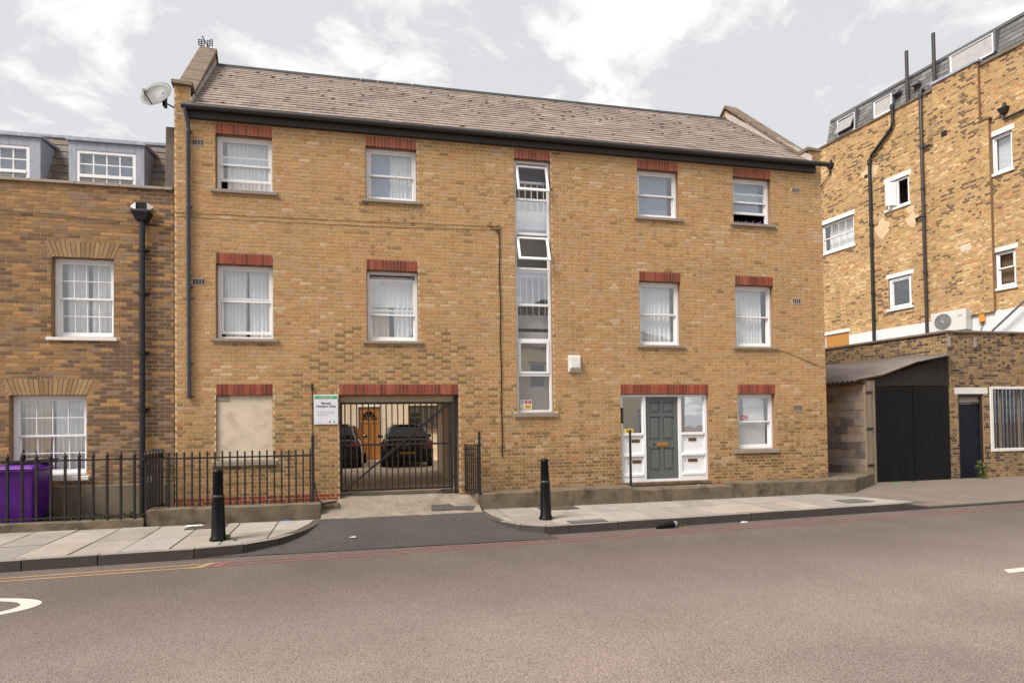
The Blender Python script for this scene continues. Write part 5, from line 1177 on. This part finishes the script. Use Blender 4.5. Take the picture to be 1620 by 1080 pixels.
def bollard(x, y, lab, lean=0.):
    z = zp(x, y); t = thing('bollard', lab, 'bollard', (x, y, z), 'black street bollards')
    mb = MB(); mb.lathe([(.13, z), (.13, z+.035), (.115, z+.05), (.113, z+.07), (.105, z+.08), (.089, z+.69)], (x, y), 28); mb.build('lower_shaft', M_BLACKGLOSS, t, smooth=True)
    mb = MB(); mb.lathe([(.093, z+.69), (.096, z+.70), (.096, z+.715), (.090, z+.725)], (x, y), 28); mb.build('collar', mat('worn_collar', (.06, .06, .06), .35), t, smooth=True)
    mb = MB(); mb.lathe([(.082, z+.725), (.073, z+1.085), (.076, z+1.09), (.076, z+1.10), (.06, z+1.128), (.035, z+1.142), (.0, z+1.146)], (x, y), 28); mb.build('upper_shaft', M_BLACKGLOSS, t, smooth=True)
    t.rotation_euler = (0, lean, 0); return t
bollard(2.79, -1.86, 'black bollard on the right pavement beside the drive', R(-.6)); bollard(-2.78, -2.3, 'black bollard on the left pavement beside the drive', R(-.3))
# weeds at the left bollard foot, and behind the spear railings
def leaf_tuft(mb, x, y, z, n, h, rnd, wide=.5):
    for _ in range(n):
        a = rnd.uniform(0, 6.283); r_ = rnd.uniform(.2, 1)*h*wide; hh = h*rnd.uniform(.4, 1); wv = rnd.uniform(.012, .028)*(h/.2)**.5; c = vary(rnd.choice([(.05, .085, .02), (.08, .12, .03), (.12, .13, .04)]), rnd, .3)
        bx, by = x+rnd.uniform(-.02, .02), y+rnd.uniform(-.02, .02); tx, ty = bx+r_*math.cos(a), by+r_*math.sin(a); sx_, sy_ = -math.sin(a)*wv, math.cos(a)*wv; mx_, my_ = (bx*.45+tx*.55), (by*.45+ty*.55)
        i = [mb.pt(bx, by, z), mb.pt(mx_+sx_, my_+sy_, z+hh*.75), mb.pt(tx, ty, z+hh), mb.pt(mx_-sx_, my_-sy_, z+hh*.75)]; mb.face(i, c)
rnd = random.Random(77)
mb = MB()
for k in range(150): leaf_tuft(mb, rnd.uniform(-6.2, -4.6), rnd.uniform(-.62, -.05), .12, 7, rnd.uniform(.05, .16), rnd)
o = mb.build('weeds', M_LEAF, None, attr=True, fix=False); tag(o, 'low green weeds behind the spear topped railings', 'weeds', kind='stuff')
mb = MB(); leaf_tuft(mb, -2.63, -2.33, 0, 10, .12, rnd, .4); leaf_tuft(mb, -2.5, -2.42, 0, 6, .05, rnd, .8); o = mb.build('weed_tuft', M_LEAF, None, attr=True, fix=False); tag(o, 'dry weed tuft at the foot of the left bollard', 'weed')
wd_ = thing('weed_plant', 'leafy green weed growing before the navy door', 'plant', (16.55, 1.08, .03))
mb = MB(); 
for k in range(4): mb.tube([(16.55+.02*k, 1.05, .0), (16.54+.05*(k-1.5), 1.03, .25), (16.53+.09*(k-1.5), 1.0, .55-.06*k)], .006, 5)
mb.c = [(.05, .08, .02)]*len(mb.f); mb.build('stem', M_LEAF, wd_, attr=True); mb = MB()
for k in range(80): leaf_tuft(mb, 16.55+rnd.gauss(0, .07), 1.02+rnd.gauss(0, .04), rnd.uniform(.03, .5), 2, .12, rnd, .8)
mb.build('leaves', M_LEAF, wd_, attr=True, fix=False)

# ------------------------------------------------------------------ wheelie bin
bin_ = thing('wheelie_bin', 'purple wheelie bin behind the spear topped railings at left edge', 'bin', (-6.62, -.3, .12)); bz = .12
mb = MB(); mb.hexa([(-6.86, -.50, bz+.03), (-6.36, -.50, bz+.03), (-6.36, -.02, bz+.12), (-6.86, -.02, bz+.12)], [(-6.93, -.60, bz+1.0), (-6.30, -.60, bz+1.0), (-6.30, .0, bz+1.0), (-6.93, .0, bz+1.0)]); mb.build('body', M_PURPLE, bin_, bevel=.03)
mb = MB(); mb.box(-6.96, -6.27, -.63, .02, bz+.96, bz+1.01); mb.build('rim', M_PURPLE, bin_, bevel=.012)
mb = MB(); mb.hexa([(-6.97, -.65, bz+1.015), (-6.26, -.65, bz+1.015), (-6.26, .03, bz+1.03), (-6.97, .03, bz+1.03)], [(-6.90, -.58, bz+1.07), (-6.33, -.58, bz+1.07), (-6.33, .0, bz+1.10), (-6.90, .0, bz+1.10)]); mb.build('lid', M_PURPLE, bin_, bevel=.02)
mb = MB(); mb.hexa([(-6.30, -.60, bz+.98), (-6.20, -.55, bz+1.0), (-6.20, -.1, bz+1.0), (-6.30, -.05, bz+.98)], [(-6.30, -.60, bz+1.02), (-6.19, -.55, bz+1.03), (-6.19, -.1, bz+1.03), (-6.30, -.05, bz+1.02)]); mb.build('handle', M_PURPLE, bin_, bevel=.01)
for x in (-6.9, -6.32): mb = MB(); mb.tube([(x-.03, -.08, bz+.1), (x+.03, -.08, bz+.1)], .1, 18); mb.build('wheel', M_RUBBER, bin_, smooth=True)
mb = MB(); mb.prism_z([(-6.90, -.42), (-6.35, -.30), (-6.12, -.22), (-6.18, -.05), (-6.86, -.1)], bz+1.105, bz+1.125); mb.tube([(-6.9, -.4, bz+1.13), (-6.1, -.2, bz+1.17)], .018, 6); o = mb.build('cardboard', mat('black_sheet', (.02, .02, .022), .6), None); tag(o, 'flat dark sheet lying on the purple bin lid', 'sheet')

# ------------------------------------------------------------------ courtyard: rear building and two cars
rb = thing('courtyard_house', 'cream painted brick house across the courtyard behind the gate', 'house', (0, 12, .4)); FR = F2((0, 12.0), (1, 0))
RD = (-1.43, -.57, .42, 2.62); RW = (.60, 2.09, 1.66, 2.68)
rw_ = wall_skin(FR, [(-7, 9, .38, 3.5)], [RD, RW], .1, M_CREAMBRICK, rb, 'wall', M_CREAMBRICK)
def pal_cream(u, z, rnd): return vary((.76, .63, .46), rnd, .05)
bricks(FR, [(-2.6, 3.2, .38, 3.6)], [RD, RW, (-1.52, -.48, .38, 2.72), (.5, 2.2, 1.55, 1.66)], 'stretcher', pal_cream, rw_, 0, .4, seed=71, proud=.004)
mb = MB(FR); mb.box(-1.5, -1.43, -.02, .1, .42, 2.7); mb.box(-.57, -.50, -.02, .1, .42, 2.7); mb.box(-1.43, -.57, -.02, .1, 2.62, 2.7); mb.build('door_frame', M_OLDWHITE, rb)
mb = MB(FR); sx = [-1.428, -1.33, -1.04, -.96, -.67, -.572]; sz = [.44, .62, 1.1, 1.22, 1.95, 2.05, 2.50, 2.618]
for i_ in range(5):
    for k_ in range(7):
        if not (i_ in (1, 3) and k_ in (1, 3)): mb.box(sx[i_], sx[i_+1], .03, .07, sz[k_], sz[k_+1])
rd = mb.build('door', M_ORANGEDOOR, rb); rd['label'] = 'varnished orange brown panel door'
for i_ in (1, 3):
    for k_ in (1, 3): mb = MB(FR); mb.box(sx[i_], sx[i_+1], .05, .065, sz[k_], sz[k_+1]); mb.build('door_panel', M_ORANGEDOOR, rd)
mb = MB(FR); mb.prism_d([(-1.0+.30*math.cos(math.pi*k/12), 2.1+.34*math.sin(math.pi*k/12)) for k in range(13)], .02, .031); mb.build('fanlight', M_DARKGLASS, rd)
for k in range(5): an = math.pi*(k+.5)/5; mb = MB(FR); mb.tube([(-1.0, .018, 2.1), (-1.0+.30*math.cos(an), .018, 2.1+.34*math.sin(an))], .012, 5); mb.build('glazing_bar', M_ORANGEDOOR, rd)
wn_ = sash_window(rb, FR, .604, 2.086, 1.664, 2.676, setback=.03, m=M_BROWNCURT, fw=.07, bars=(2, 1)); wn_['label'] = 'brown framed courtyard window behind a grille'
mb = MB(FR); mb.box(.61, 2.08, .3, .32, 1.6, 2.7); mb.build('dim_interior', M_DARKROOM, wn_)
for k in range(12): mb = MB(FR); mb.tube([(.66+k*.125, -.02, 1.66), (.66+k*.125, -.02, 2.68)], .012, 5); mb.build('grille_bar', M_IRON, wn_)
sill(rb, FR, .5, 2.2, 1.56, 1.66, M_COPING, .05)
mb = MB(FR); mb.box(-7, 9, -.2, 6, 3.5, 3.65); mb.build('roof', M_LEAD, rb)
def car(x, y, lab, sc=1.0, rz=0., tall=0., plate='KN19 CGY', white=False):
    z0 = .4; t = thing('parked_car', lab, 'car', (x, y, z0), 'cars parked in the courtyard')
    fr = F2((x, y), (math.cos(rz), math.sin(rz)))
    hT = 1.44+tall
    # lower body: loft along the length
    st = [(0.0, .60, .42, .92), (.05, .76, .36, .97), (.16, .86, .30, 1.0), (.55, .895, .26, 1.01), (1.3, .90, .24, 1.0), (2.6, .895, .24, .98), (3.2, .885, .24, .93), (3.8, .84, .26, .84), (4.15, .72, .30, .72), (4.25, .5, .36, .62)]
    mb = MB(fr); rings = []
    for (yy, hw, zb, zt) in st:
        hw *= sc; prof = [(-hw*.80, zb), (-hw*.97, zb+.10), (-hw, zb+.30), (-hw*.985, (zb+zt)/2+.15), (-hw*.90, zt-.02), (-hw*.72, zt), (0, zt+.015), (hw*.72, zt), (hw*.90, zt-.02), (hw*.985, (zb+zt)/2+.15), (hw, zb+.30), (hw*.97, zb+.10), (hw*.80, zb)]
        rings.append([mb.pt(u, yy, z0+z) for u, z in prof])
    for A, B in zip(rings, rings[1:]):
        for k in range(len(A)): mb.face((A[k], A[(k+1) % len(A)], B[(k+1) % len(A)], B[k]))
    mb.face(rings[0][::-1]); mb.face(rings[-1])
    # cabin
    cs = [(.10, .735, .98, .72, 1.0), (.20, .74, .98, .685, 1.16), (.38, .745, .98, .63, 1.36), (.50, .75, .98, .60, hT-.03), (.75, .75, .98, .595, hT), (1.6, .75, .98, .60, hT+.01), (2.2, .75, .97, .60, hT-.04), (2.95, .75, .95, .70, .98)]
    rings = []
    for (yy, bw, bz_, tw_, tz) in cs:
        tz = tz+(tall*.5 if tz < hT-.1 and tz > 1.05 else 0); bw *= sc; tw_ *= sc; prof = [(-bw, bz_-.05), (-tw_-(bw-tw_)*.12, tz-.07 if tz > 1.1 else tz-.01), (-tw_*.9, tz-.012), (-tw_*.45, tz+.008), (tw_*.45, tz+.008), (tw_*.9, tz-.012), (tw_+(bw-tw_)*.12, tz-.07 if tz > 1.1 else tz-.01), (bw, bz_-.05)]
        rings.append([mb.pt(u, yy, z0+z) for u, z in prof])
    for A, B in zip(rings, rings[1:]):
        for k in range(len(A)-1): mb.face((A[k], A[k+1], B[k+1], B[k]))
    mb.face(rings[0][::-1])
    body = mb.build('body', M_CARPAINT, t, smooth=True)
    def quad(name, m, pts, th=None):
        q = MB(fr); q.poly([(u, d_, z0+z) for u, d_, z in pts]); return q.build(name, m, t, fix=False)
    tt = tall
    mb = MB(fr); mb.hexa([(-.66*sc, .115, z0+1.03), (.66*sc, .115, z0+1.03), (.55*sc, .42, z0+1.375+tt), (-.55*sc, .42, z0+1.375+tt)], [(-.66*sc, .075, z0+1.04), (.66*sc, .075, z0+1.04), (.55*sc, .385, z0+1.385+tt), (-.55*sc, .385, z0+1.385+tt)]); mb.build('rear_window', M_DARKGLASS, t, bevel=.01)
    for s in (-1, 1):
        mb = MB(fr); mb.hexa([(s*.745*sc, .55, z0+1.0), (s*.755*sc, 2.5, z0+.99), (s*.63*sc, 2.1, z0+1.36+tt), (s*.635*sc, .72, z0+1.37+tt)], [(s*.77*sc, .55, z0+1.0), (s*.775*sc, 2.5, z0+.99), (s*.65*sc, 2.1, z0+1.36+tt), (s*.655*sc, .72, z0+1.37+tt)]); mb.build('side_window', M_DARKGLASS, t)
        mb = MB(fr); mb.hexa([(s*.42*sc, .04, z0+.74), (s*.84*sc, .10, z0+.72), (s*.855*sc, .30, z0+.84), (s*.80*sc, .10, z0+.90), (s*.42*sc, .03, z0+.84)], [(s*.42*sc, -.015, z0+.75), (s*.85*sc, .03, z0+.74), (s*.895*sc, .30, z0+.86), (s*.85*sc, .06, z0+.90), (s*.42*sc, -.015, z0+.835)]); mb.build('tail_light', M_REDLENS, t, bevel=.01)
        mb = MB(fr); mb.hexa([(s*.80*sc, 2.25, z0+.98), (s*.80*sc, 2.42, z0+.98), (s*.98*sc, 2.45, z0+.97), (s*1.0*sc, 2.25, z0+.98)], [(s*.80*sc, 2.27, z0+1.06), (s*.80*sc, 2.4, z0+1.06), (s*.96*sc, 2.44, z0+1.12), (s*.98*sc, 2.26, z0+1.12)]); mb.build('mirror', M_CARPAINT, t, bevel=.015)
        for yy in (.72, 3.25):
            mb = MB(fr); mb.tube([(s*.70*sc, yy, z0+.31), (s*.89*sc, yy, z0+.31)], .31, 22); wh = mb.build('wheel', M_RUBBER, t, smooth=True); mb = MB(fr); mb.tube([(s*.88*sc, yy, z0+.31), (s*.90*sc, yy, z0+.31)], .2, 18); mb.build('rim', M_CHROME, wh)
    mb = MB(fr); mb.box(-.26, .26, -.025, .05, z0+.47, z0+.58); pl = mb.build('number_plate', M_PLATE, t, bevel=.004); text_obj('plate_text', plate, .085, M_BLACKPRINT, pl, fr, 0, -.027, z0+.523, bold=.002)
    mb = MB(fr); mb.hexa([(-.78*sc, .03, z0+.32), (.78*sc, .03, z0+.32), (.86*sc, .2, z0+.32), (-.86*sc, .2, z0+.32)], [(-.80*sc, -.05, z0+.62), (.80*sc, -.05, z0+.62), (.90*sc, .2, z0+.62), (-.90*sc, .2, z0+.62)]); mb.build('bumper', mat('bumper_plastic', (.012, .012, .014), .4), t, bevel=.03)
    mb = MB(fr); mb.box(-.78*sc, .78*sc, .06, 4.0, z0+.17, z0+.42); mb.build('underbody', M_RUBBER, t)
    mb = MB(fr); mb.box(-.5*sc, .5*sc, .40, .62, z0+hT-.012+.0, z0+hT+.025); mb.build('roof_spoiler', M_CARPAINT, t, bevel=.012)
    mb = MB(fr); mb.tube([(0, .01, z0+.80), (0, -.012, z0+.80)], .05, 16); mb.build('badge', M_CHROME, t)
    mb = MB(fr); mb.tube([(.12, .9, z0+hT), (.12, .75, z0+hT+.07)], .012, 6); mb.build('aerial', M_RUBBER, t)
car(.46, 7.35, 'black hatchback seen from behind at the centre of the gate', 1.0, R(1.5))
car(-2.03, 7.6, 'black car half hidden by the left jamb of the gate', 1.02, R(-1), .04, 'LR16 TKX')

# ------------------------------------------------------------------ signs, lights, cables and small fittings
sg = thing('wall_sign', 'white and green permit holders only sign left of the gate', 'sign', (-1.36, -.02, 2.17))
mb = MB(FB); mb.box(-1.60, -1.127, -.028, -.010, 1.862, 2.474); mb.build('board', M_SIGN, sg, bevel=.003)
mb = MB(FB); mb.box(-1.585, -1.142, -.0295, -.027, 2.385, 2.447); mb.build('header', M_GREEN, sg)
text_obj('heading', 'Private Land', .052, M_SIGN, sg, FB, -1.363, -.031, 2.414)
text_obj('message', 'Permit', .070, M_BLACKPRINT, sg, FB, -1.363, -.0295, 2.295, bold=.0012); text_obj('message', 'Holders Only', .070, M_BLACKPRINT, sg, FB, -1.363, -.0295, 2.232, bold=.0012)
for z, l in ((2.125, .33), (2.088, .34), (2.05, .2)):
    x = -1.53; rnd = random.Random(int(z*100)); x1 = x+l
    mb = MB(FB)
    while x < x1: wv = rnd.uniform(.02, .055); mb.box(x, min(x+wv, x1), -.0292, -.0275, z-.006, z+.006); x += wv+.012
    mb.build('small_print', M_GREYPRINT, sg)
mb = MB(FB); mb.lathe([(0, 0), (.02, 0)], (0, 0), 8)
for x, m in ((-1.29, mat('orange_print', (.45, .16, .07))), (-1.20, M_GREYPRINT)):
    mb = MB(FB); mb.tube([(x, -.0275, 1.91), (x, -.0293, 1.91)], .021, 14); mb.build('logo', m, sg)
mb = MB(FB); mb.box(-1.53, -1.43, -.0292, -.0275, 1.893, 1.901); mb.build('small_print', M_GREYPRINT, sg)
hk = thing('wall_hook', 'small black iron bracket on the brick above the permit sign', 'bracket', (-1.63, 0, 2.63))
mb = MB(FB); mb.box(-1.65, -1.615, -.02, .0, 2.57, 2.70); mb.build('plate', M_IRON, hk); mb = MB(FB); mb.tube([(-1.632, -.01, 2.62), (-1.63, -.09, 2.60), (-1.6, -.1, 2.63)], .014, 6); mb.build('hook', M_IRON, hk); mb = MB(FB); mb.tube([(-1.632, -.01, 2.58), (-1.632, -.012, 2.2), (-1.63, -.012, 1.4)], .006, 5); mb.build('wire', M_CABLE, hk)
wl = thing('wall_light', 'square white bulkhead light on the brick right of the stair window', 'lamp', (4.0, 0, 3.14))
mb = MB(FB); mb.box(3.85, 4.15, -.05, .0, 2.955, 3.34); mb.build('base', M_ACWHITE, wl, bevel=.02)
mb = MB(FB); mb.hexa([(3.865, -.05, 2.97), (4.135, -.05, 2.97), (4.135, -.05, 3.325), (3.865, -.05, 3.325)], [(3.89, -.13, 3.05), (4.11, -.13, 3.05), (4.13, -.10, 3.32), (3.87, -.10, 3.32)]); mb.build('diffuser', M_LENS, wl, bevel=.02)
cb = thing('cable', 'dark cables across the flats turning down beside the stair window', 'cable', (2.3, 0, 6))
for off, sag in ((0, .05), (.08, .02)):
    mb = MB(FB); pts = []
    for k in range(25): x = -4.2+6.5*k/24; pts.append((x, -.02, 6.0+off-.07*math.sin(math.pi*k/24)*sag*8+.09*k/24+.006*math.sin(k*2.2)))
    mb.tube([(p[0], -.011, p[2]) for p in pts], .0042, 5); mb.build('wall_run', mat('brown_cable', (.20, .135, .075), .7), cb)
mb = MB(FB); mb.tube([(2.30, -.02, 6.09), (2.22, -.03, 6.10), (2.10, -.03, 6.15), (2.07, -.03, 6.2), (2.12, -.03, 6.22), (2.16, -.03, 6.17)], .008, 5); mb.tube([(2.3, -.02, 6.05), (2.36, -.03, 6.14), (2.34, -.03, 6.2), (2.27, -.03, 6.17), (2.25, -.03, 6.08), (2.31, -.03, 5.98)], .008, 5); mb.build('coil', M_CABLE, cb)
mb = MB(FB); pts = [(2.315+.008*math.sin(k*.9), -.022, 6.1-k*.20) for k in range(26)]; mb.tube(pts, .012, 6); mb.build('down_run', M_CABLE, cb)
mb = MB(FB); mb.tube([(9.25, -.012, 3.53), (9.6, -.012, 3.42), (10.3, -.012, 3.17), (10.56, -.02, 3.1)], .004, 5); mb.build('wall_run', M_CABLE, cb)
def sticker(name, label, u, d, z, rows, cat='sticker'):
    t = thing(name, label, cat, tuple(FB.p(u, d, z)))
    for (x0, x1, z0_, z1_, m, dd) in rows: mb = MB(FB); mb.box(u+x0, u+x1, d-dd, d, z+z0_, z+z1_); mb.build('print', m, t)
    return t
st = sticker('warning_sticker', 'red and yellow warning stickers in the bottom of the stair window', 2.76, .1, 2.14, [(0, .27, .115, .21, M_SIGN, .002), (.11, .26, .125, .2, M_REDPRINT, .0032), (.02, .09, .13, .195, M_GREYPL, .0032), (0, .27, 0, .11, M_SIGN, .002), (.11, .26, .015, .095, M_YELPRINT, .0032), (.13, .24, .06, .072, M_BLACKPRINT, .004), (.13, .24, .035, .047, M_BLACKPRINT, .004), (.14, .23, .172, .18, M_SIGN, .004), (.14, .23, .145, .153, M_SIGN, .004)])
mb = MB(FB); mb.prism_d([(2.775, 2.155), (2.85, 2.155), (2.8125, 2.23)], .0965, .098); mb.build('triangle', M_YELPRINT, st)
st = sticker('warning_sign', 'small yellow warning plate beside the left sidelight of the door', 5.13, .055, 1.565, [(0, .29, 0, .105, M_SIGN, .004), (.10, .285, .006, .099, M_YELPRINT, .0052), (.12, .27, .06, .072, M_BLACKPRINT, .006), (.12, .27, .03, .042, M_BLACKPRINT, .006)], 'sign')
mb = MB(FB); mb.prism_d([(5.14, 1.572), (5.225, 1.572), (5.1825, 1.655)], .049, .0505); mb.build('triangle', M_YELPRINT, st)
sticker('warning_sticker', 'small red sticker in the ground floor window right of the door', 8.17, .135, 1.86, [(0, .06, 0, .075, M_SIGN, .002), (.065, .27, 0, .075, M_REDPRINT, .002), (.09, .25, .042, .05, M_SIGN, .003), (.09, .25, .02, .028, M_SIGN, .003)])
# satellite dish and aerial
ds = thing('satellite_dish', 'grey satellite dish on the left gable of the flats', 'satellite dish', (-4.25, .3, 8.35))
mb = MB(); cen = Vector((-4.53, .12, 8.42)); ax = Vector((-.22, -.9, .40)).normalized(); a_ = ax.orthogonal().normalized(); b_ = ax.cross(a_)
b_up = (Vector((0, 0, 1))-ax*ax.z).normalized(); a_s = b_up.cross(ax)
rg = []
for k in range(7):
    r_ = k/6; ring = []
    for q in range(28): an = 6.2832*q/28; p = cen+a_s*math.cos(an)*.30*r_+b_up*math.sin(an)*.33*r_+ax*(.075*r_*r_); mb.v.append(p); ring.append(len(mb.v)-1)
    rg.append(ring)
for A, B in zip(rg[1:], rg[2:]):
    for q in range(28): mb.face((A[q], A[(q+1) % 28], B[(q+1) % 28], B[q]))
mb.face(rg[1])
o = mb.build('dish', mat('dish_grey', (.13, .132, .135), .5), ds, smooth=True, fix=False); sm = o.modifiers.new('thick', 'SOLIDIFY'); sm.thickness = .008
low = cen-b_up*.31+ax*.06; lnb = cen+ax*.34-b_up*.30
mb = MB(); mb.v = []; mb.tube([tuple(low), tuple(lnb)], .012, 6); mb.build('arm', M_IRON, ds)
mb = MB(); mb.tube([tuple(lnb+Vector((0, 0, .02))), tuple(lnb-ax*.1+Vector((0, 0, .09)))], .03, 10); mb.build('receiver', M_GREYPL, ds)
mb = MB(); mb.tube([tuple(cen-ax*.02), tuple(cen-ax*.08), (-4.3, .4, 8.36), (-4.18, .42, 8.36)], .02, 8); mb.box(-4.45, -4.40, .1, .22, 8.25, 8.5); mb.build('bracket', M_IRON, ds)
ae = thing('aerial', 'small black television aerial on the left gable peak', 'aerial', (-4.4, 3.0, 11.2))
mb = MB(); mb.tube([(-4.40, 3.0, 11.1), (-4.42, 2.95, 11.25), (-4.45, 2.9, 11.36)], .016, 6); mb.build('mast', M_IRON, ae)
mb = MB()
for s in (-1, 1):
    for q in range(4): z = 11.28+q*.045; mb.tube([(-4.47+s*.03, 2.88, z), (-4.47+s*.165, 2.84, z+.02*s)], .010, 5)
    for q in range(3): x = -4.47+s*(.03+.064*q); mb.tube([(x, 2.87, 11.27), (x, 2.87, 11.43)], .010, 5)
mb.build('reflector', M_IRON, ae); mb = MB(); mb.tube([(-4.47, 2.9, 11.36), (-4.47, 2.62, 11.35)], .014, 6); mb.build('boom', M_IRON, ae)
# covers in the pavement
def cover(lab, x0, y0, lx, ly, m, nx, ny):
    fr = F2((x0, y0), (1, SK)); zc = zp(x0+lx/2, y0+ly/2)+.006
    t = thing('manhole_cover', lab, 'manhole cover', (x0+lx/2, y0+ly/2, zc)); mb = MB(fr); mb.box(0, lx, 0, ly, zc-.03, zc); mb.build('frame', M_KERB, t); mb = MB(fr); mb.box(.03, lx-.03, .03, ly-.03, zc, zc+.004); mb.build('lid', m, t)
    mb = MB(fr)
    for i in range(nx):
        for j in range(ny): u = .05+(lx-.1)*(i+.5)/nx; d = .05+(ly-.1)*(j+.5)/ny; mb.box(u-(lx-.1)/nx*.36, u+(lx-.1)/nx*.36, d-(ly-.1)/ny*.3, d+(ly-.1)/ny*.3, zc+.004, zc+.007)
    o = mb.build('tread', m, t); return t
M_COVER = mat('rusty_iron_cover', (.105, .078, .062), .75, .3, 6, .2, 60, .3); M_COVG = mat('grey_cover', (.14, .135, .125), .85, .2, 6, .2, 60, .3)
cover('rusty square manhole cover behind the right bollard', 2.95, -.98, .82, .48, M_COVER, 8, 5); cover('narrow grey cover by the kerb right of the right bollard', 3.12, -2.40, .72, .28, M_COVG, 6, 2)
cover('rusty manhole cover behind the left bollard', -3.62, -1.30, .66, .48, M_COVER, 7, 5); cover('flat cover at the corner of the asphalt forecourt', 9.55, -1.72, .75, .5, M_COVG, 6, 4)
# litter
def crumple(name, lab, x, y, z, sx_, sy_, sz_, col, seed):
    rnd = random.Random(seed); mb = MB(); n = 10; top = []; bot = []
    for k in range(n): an = 6.283*k/n; r_ = rnd.uniform(.7, 1.1); top.append((x+sx_*r_*.7*math.cos(an), y+sy_*r_*.7*math.sin(an), z+sz_*rnd.uniform(.5, 1.2))); bot.append((x+sx_*r_*math.cos(an), y+sy_*r_*math.sin(an), z+rnd.uniform(0, sz_*.3)))
    mb.hexa(bot, top); return tag(mb.build(name, mat(name+'_'+str(seed), col, .6, .2, 20), None), lab, 'litter')
crumple('litter', 'scrap of blue packaging on the left pavement by the plinth', -2.0, -.86, .04, .14, .05, .012, (.12, .3, .6), 1)
crumple('litter', 'scrap of white paper on the pavement behind the left bollard', -3.55, -.95, .045, .16, .06, .02, (.6, .65, .6), 2)
crumple('litter', 'green scrap on the forecourt before the black doors', 13.3, .72, .06, .14, .08, .015, (.02, .3, .06), 3); crumple('litter', 'dark green scrap under the middle of the black doors', 14.1, .95, .06, .14, .07, .02, (.03, .06, .03), 4)
crumple('litter', 'white scrap on the tarmac apron of the drive', -.70, -2.2, -.07, .06, .03, .01, (.6, .6, .58), 5); crumple('litter', 'small white scrap in the gutter right of the bottle', 6.6, kerb_y(6.6)-.10, -.15, .08, .04, .03, (.6, .6, .58), 6)
crumple('litter', 'tiny white scrap on the doorstep', 6.9, -.2, .345, .03, .02, .008, (.7, .7, .68), 7)
bt = thing('crushed_bottle', 'crushed black plastic bottle lying in the gutter', 'bottle', (4.9, kerb_y(4.9)-.12, -.15)); by_ = kerb_y(4.9)-.12
mb = MB(); mb.tube([(4.70, by_-.02, -.125), (4.80, by_-.01, -.105), (4.95, by_, -.09), (5.05, by_+.02, -.08)], .02, 12, r2=.07); mb.build('body', M_BLACKGLOSS, bt, smooth=True); mb = MB(); mb.tube([(5.05, by_+.02, -.08), (5.13, by_+.04, -.08)], .065, 12, r2=.045); mb.build('base', M_GREYPL, bt, smooth=True)
mb = MB(); rnd = random.Random(3)
for k in range(60): x = rnd.choice([rnd.uniform(1.9, 2.6), rnd.uniform(5.2, 5.5), rnd.uniform(-2.4, -1.6)]); leaf_tuft(mb, x, (kerb_y(x)-.03 if x > 3 else (-2.42+1.15*(2.4-x) if x > 0 and x < 2.4 else -2.62) if x > 0 else -2.72+(x+2.4)*.9), -.15, 2, .04, rnd, 1.2)
o = mb.build('gutter_weeds', M_LEAF, None, attr=True, fix=False); tag(o, 'tiny dry weeds and grit along the kerb foot', 'weeds', kind='stuff')

# ------------------------------------------------------------------ the other side of the street (seen in the window glass)
opp = thing('street_house', 'cream rendered house across the street mirrored in the sidelights and stair window', 'house', (6, -21, 0)); FQ = F2((0, -20.5), (-1, 0))
oq = []
for x in (-16, -12.5, -9, -5.5, -2):
    for z in (.9, 3.9): oq.append((x, x+1.1, z, z+1.7))
wall_skin(FQ, [(-18, 0, -.12, 6.4)], oq, .15, mat('opposite_render', (.66, .6, .5), .9), opp, 'wall', M_RENDER)
for q in oq: w_ = sash_window(opp, FQ, *q, setback=.1)
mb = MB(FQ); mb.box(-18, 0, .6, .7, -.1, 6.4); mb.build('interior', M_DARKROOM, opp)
mb = MB(FQ); mb.prism_d([(-18.2, 6.4), (.2, 6.4), (.2, 6.55), (-9, 9.3), (-18.2, 6.55)], -.2, 7); mb.build('roof', M_SHEET, opp)
op2 = thing('street_house', 'brown brick house across the street mirrored in the left windows', 'house', (-8, -21, 0))
oq = [(x, x+1.1, z, z+1.6) for x in (3, 6, 9, 12) for z in (.9, 3.8)]
wall_skin(FQ, [(1.5, 15, -.12, 6.2)], oq, .15, M_REVEAL, op2, 'wall', M_REVEAL)
for q in oq: sash_window(op2, FQ, *q, setback=.1)
mb = MB(FQ); mb.box(1.5, 15, .6, .7, -.1, 6.2); mb.build('interior', M_DARKROOM, op2)
mb = MB(FQ); mb.prism_d([(1.4, 6.2), (15.1, 6.2), (15.1, 6.5), (1.4, 6.5)], -.1, 7); mb.build('parapet', M_COPING, op2)
mb = MB(FQ); mb.box(4, 5.4, 1, 2, 6.5, 8.2); mb.build('chimney', M_REVEAL, op2)
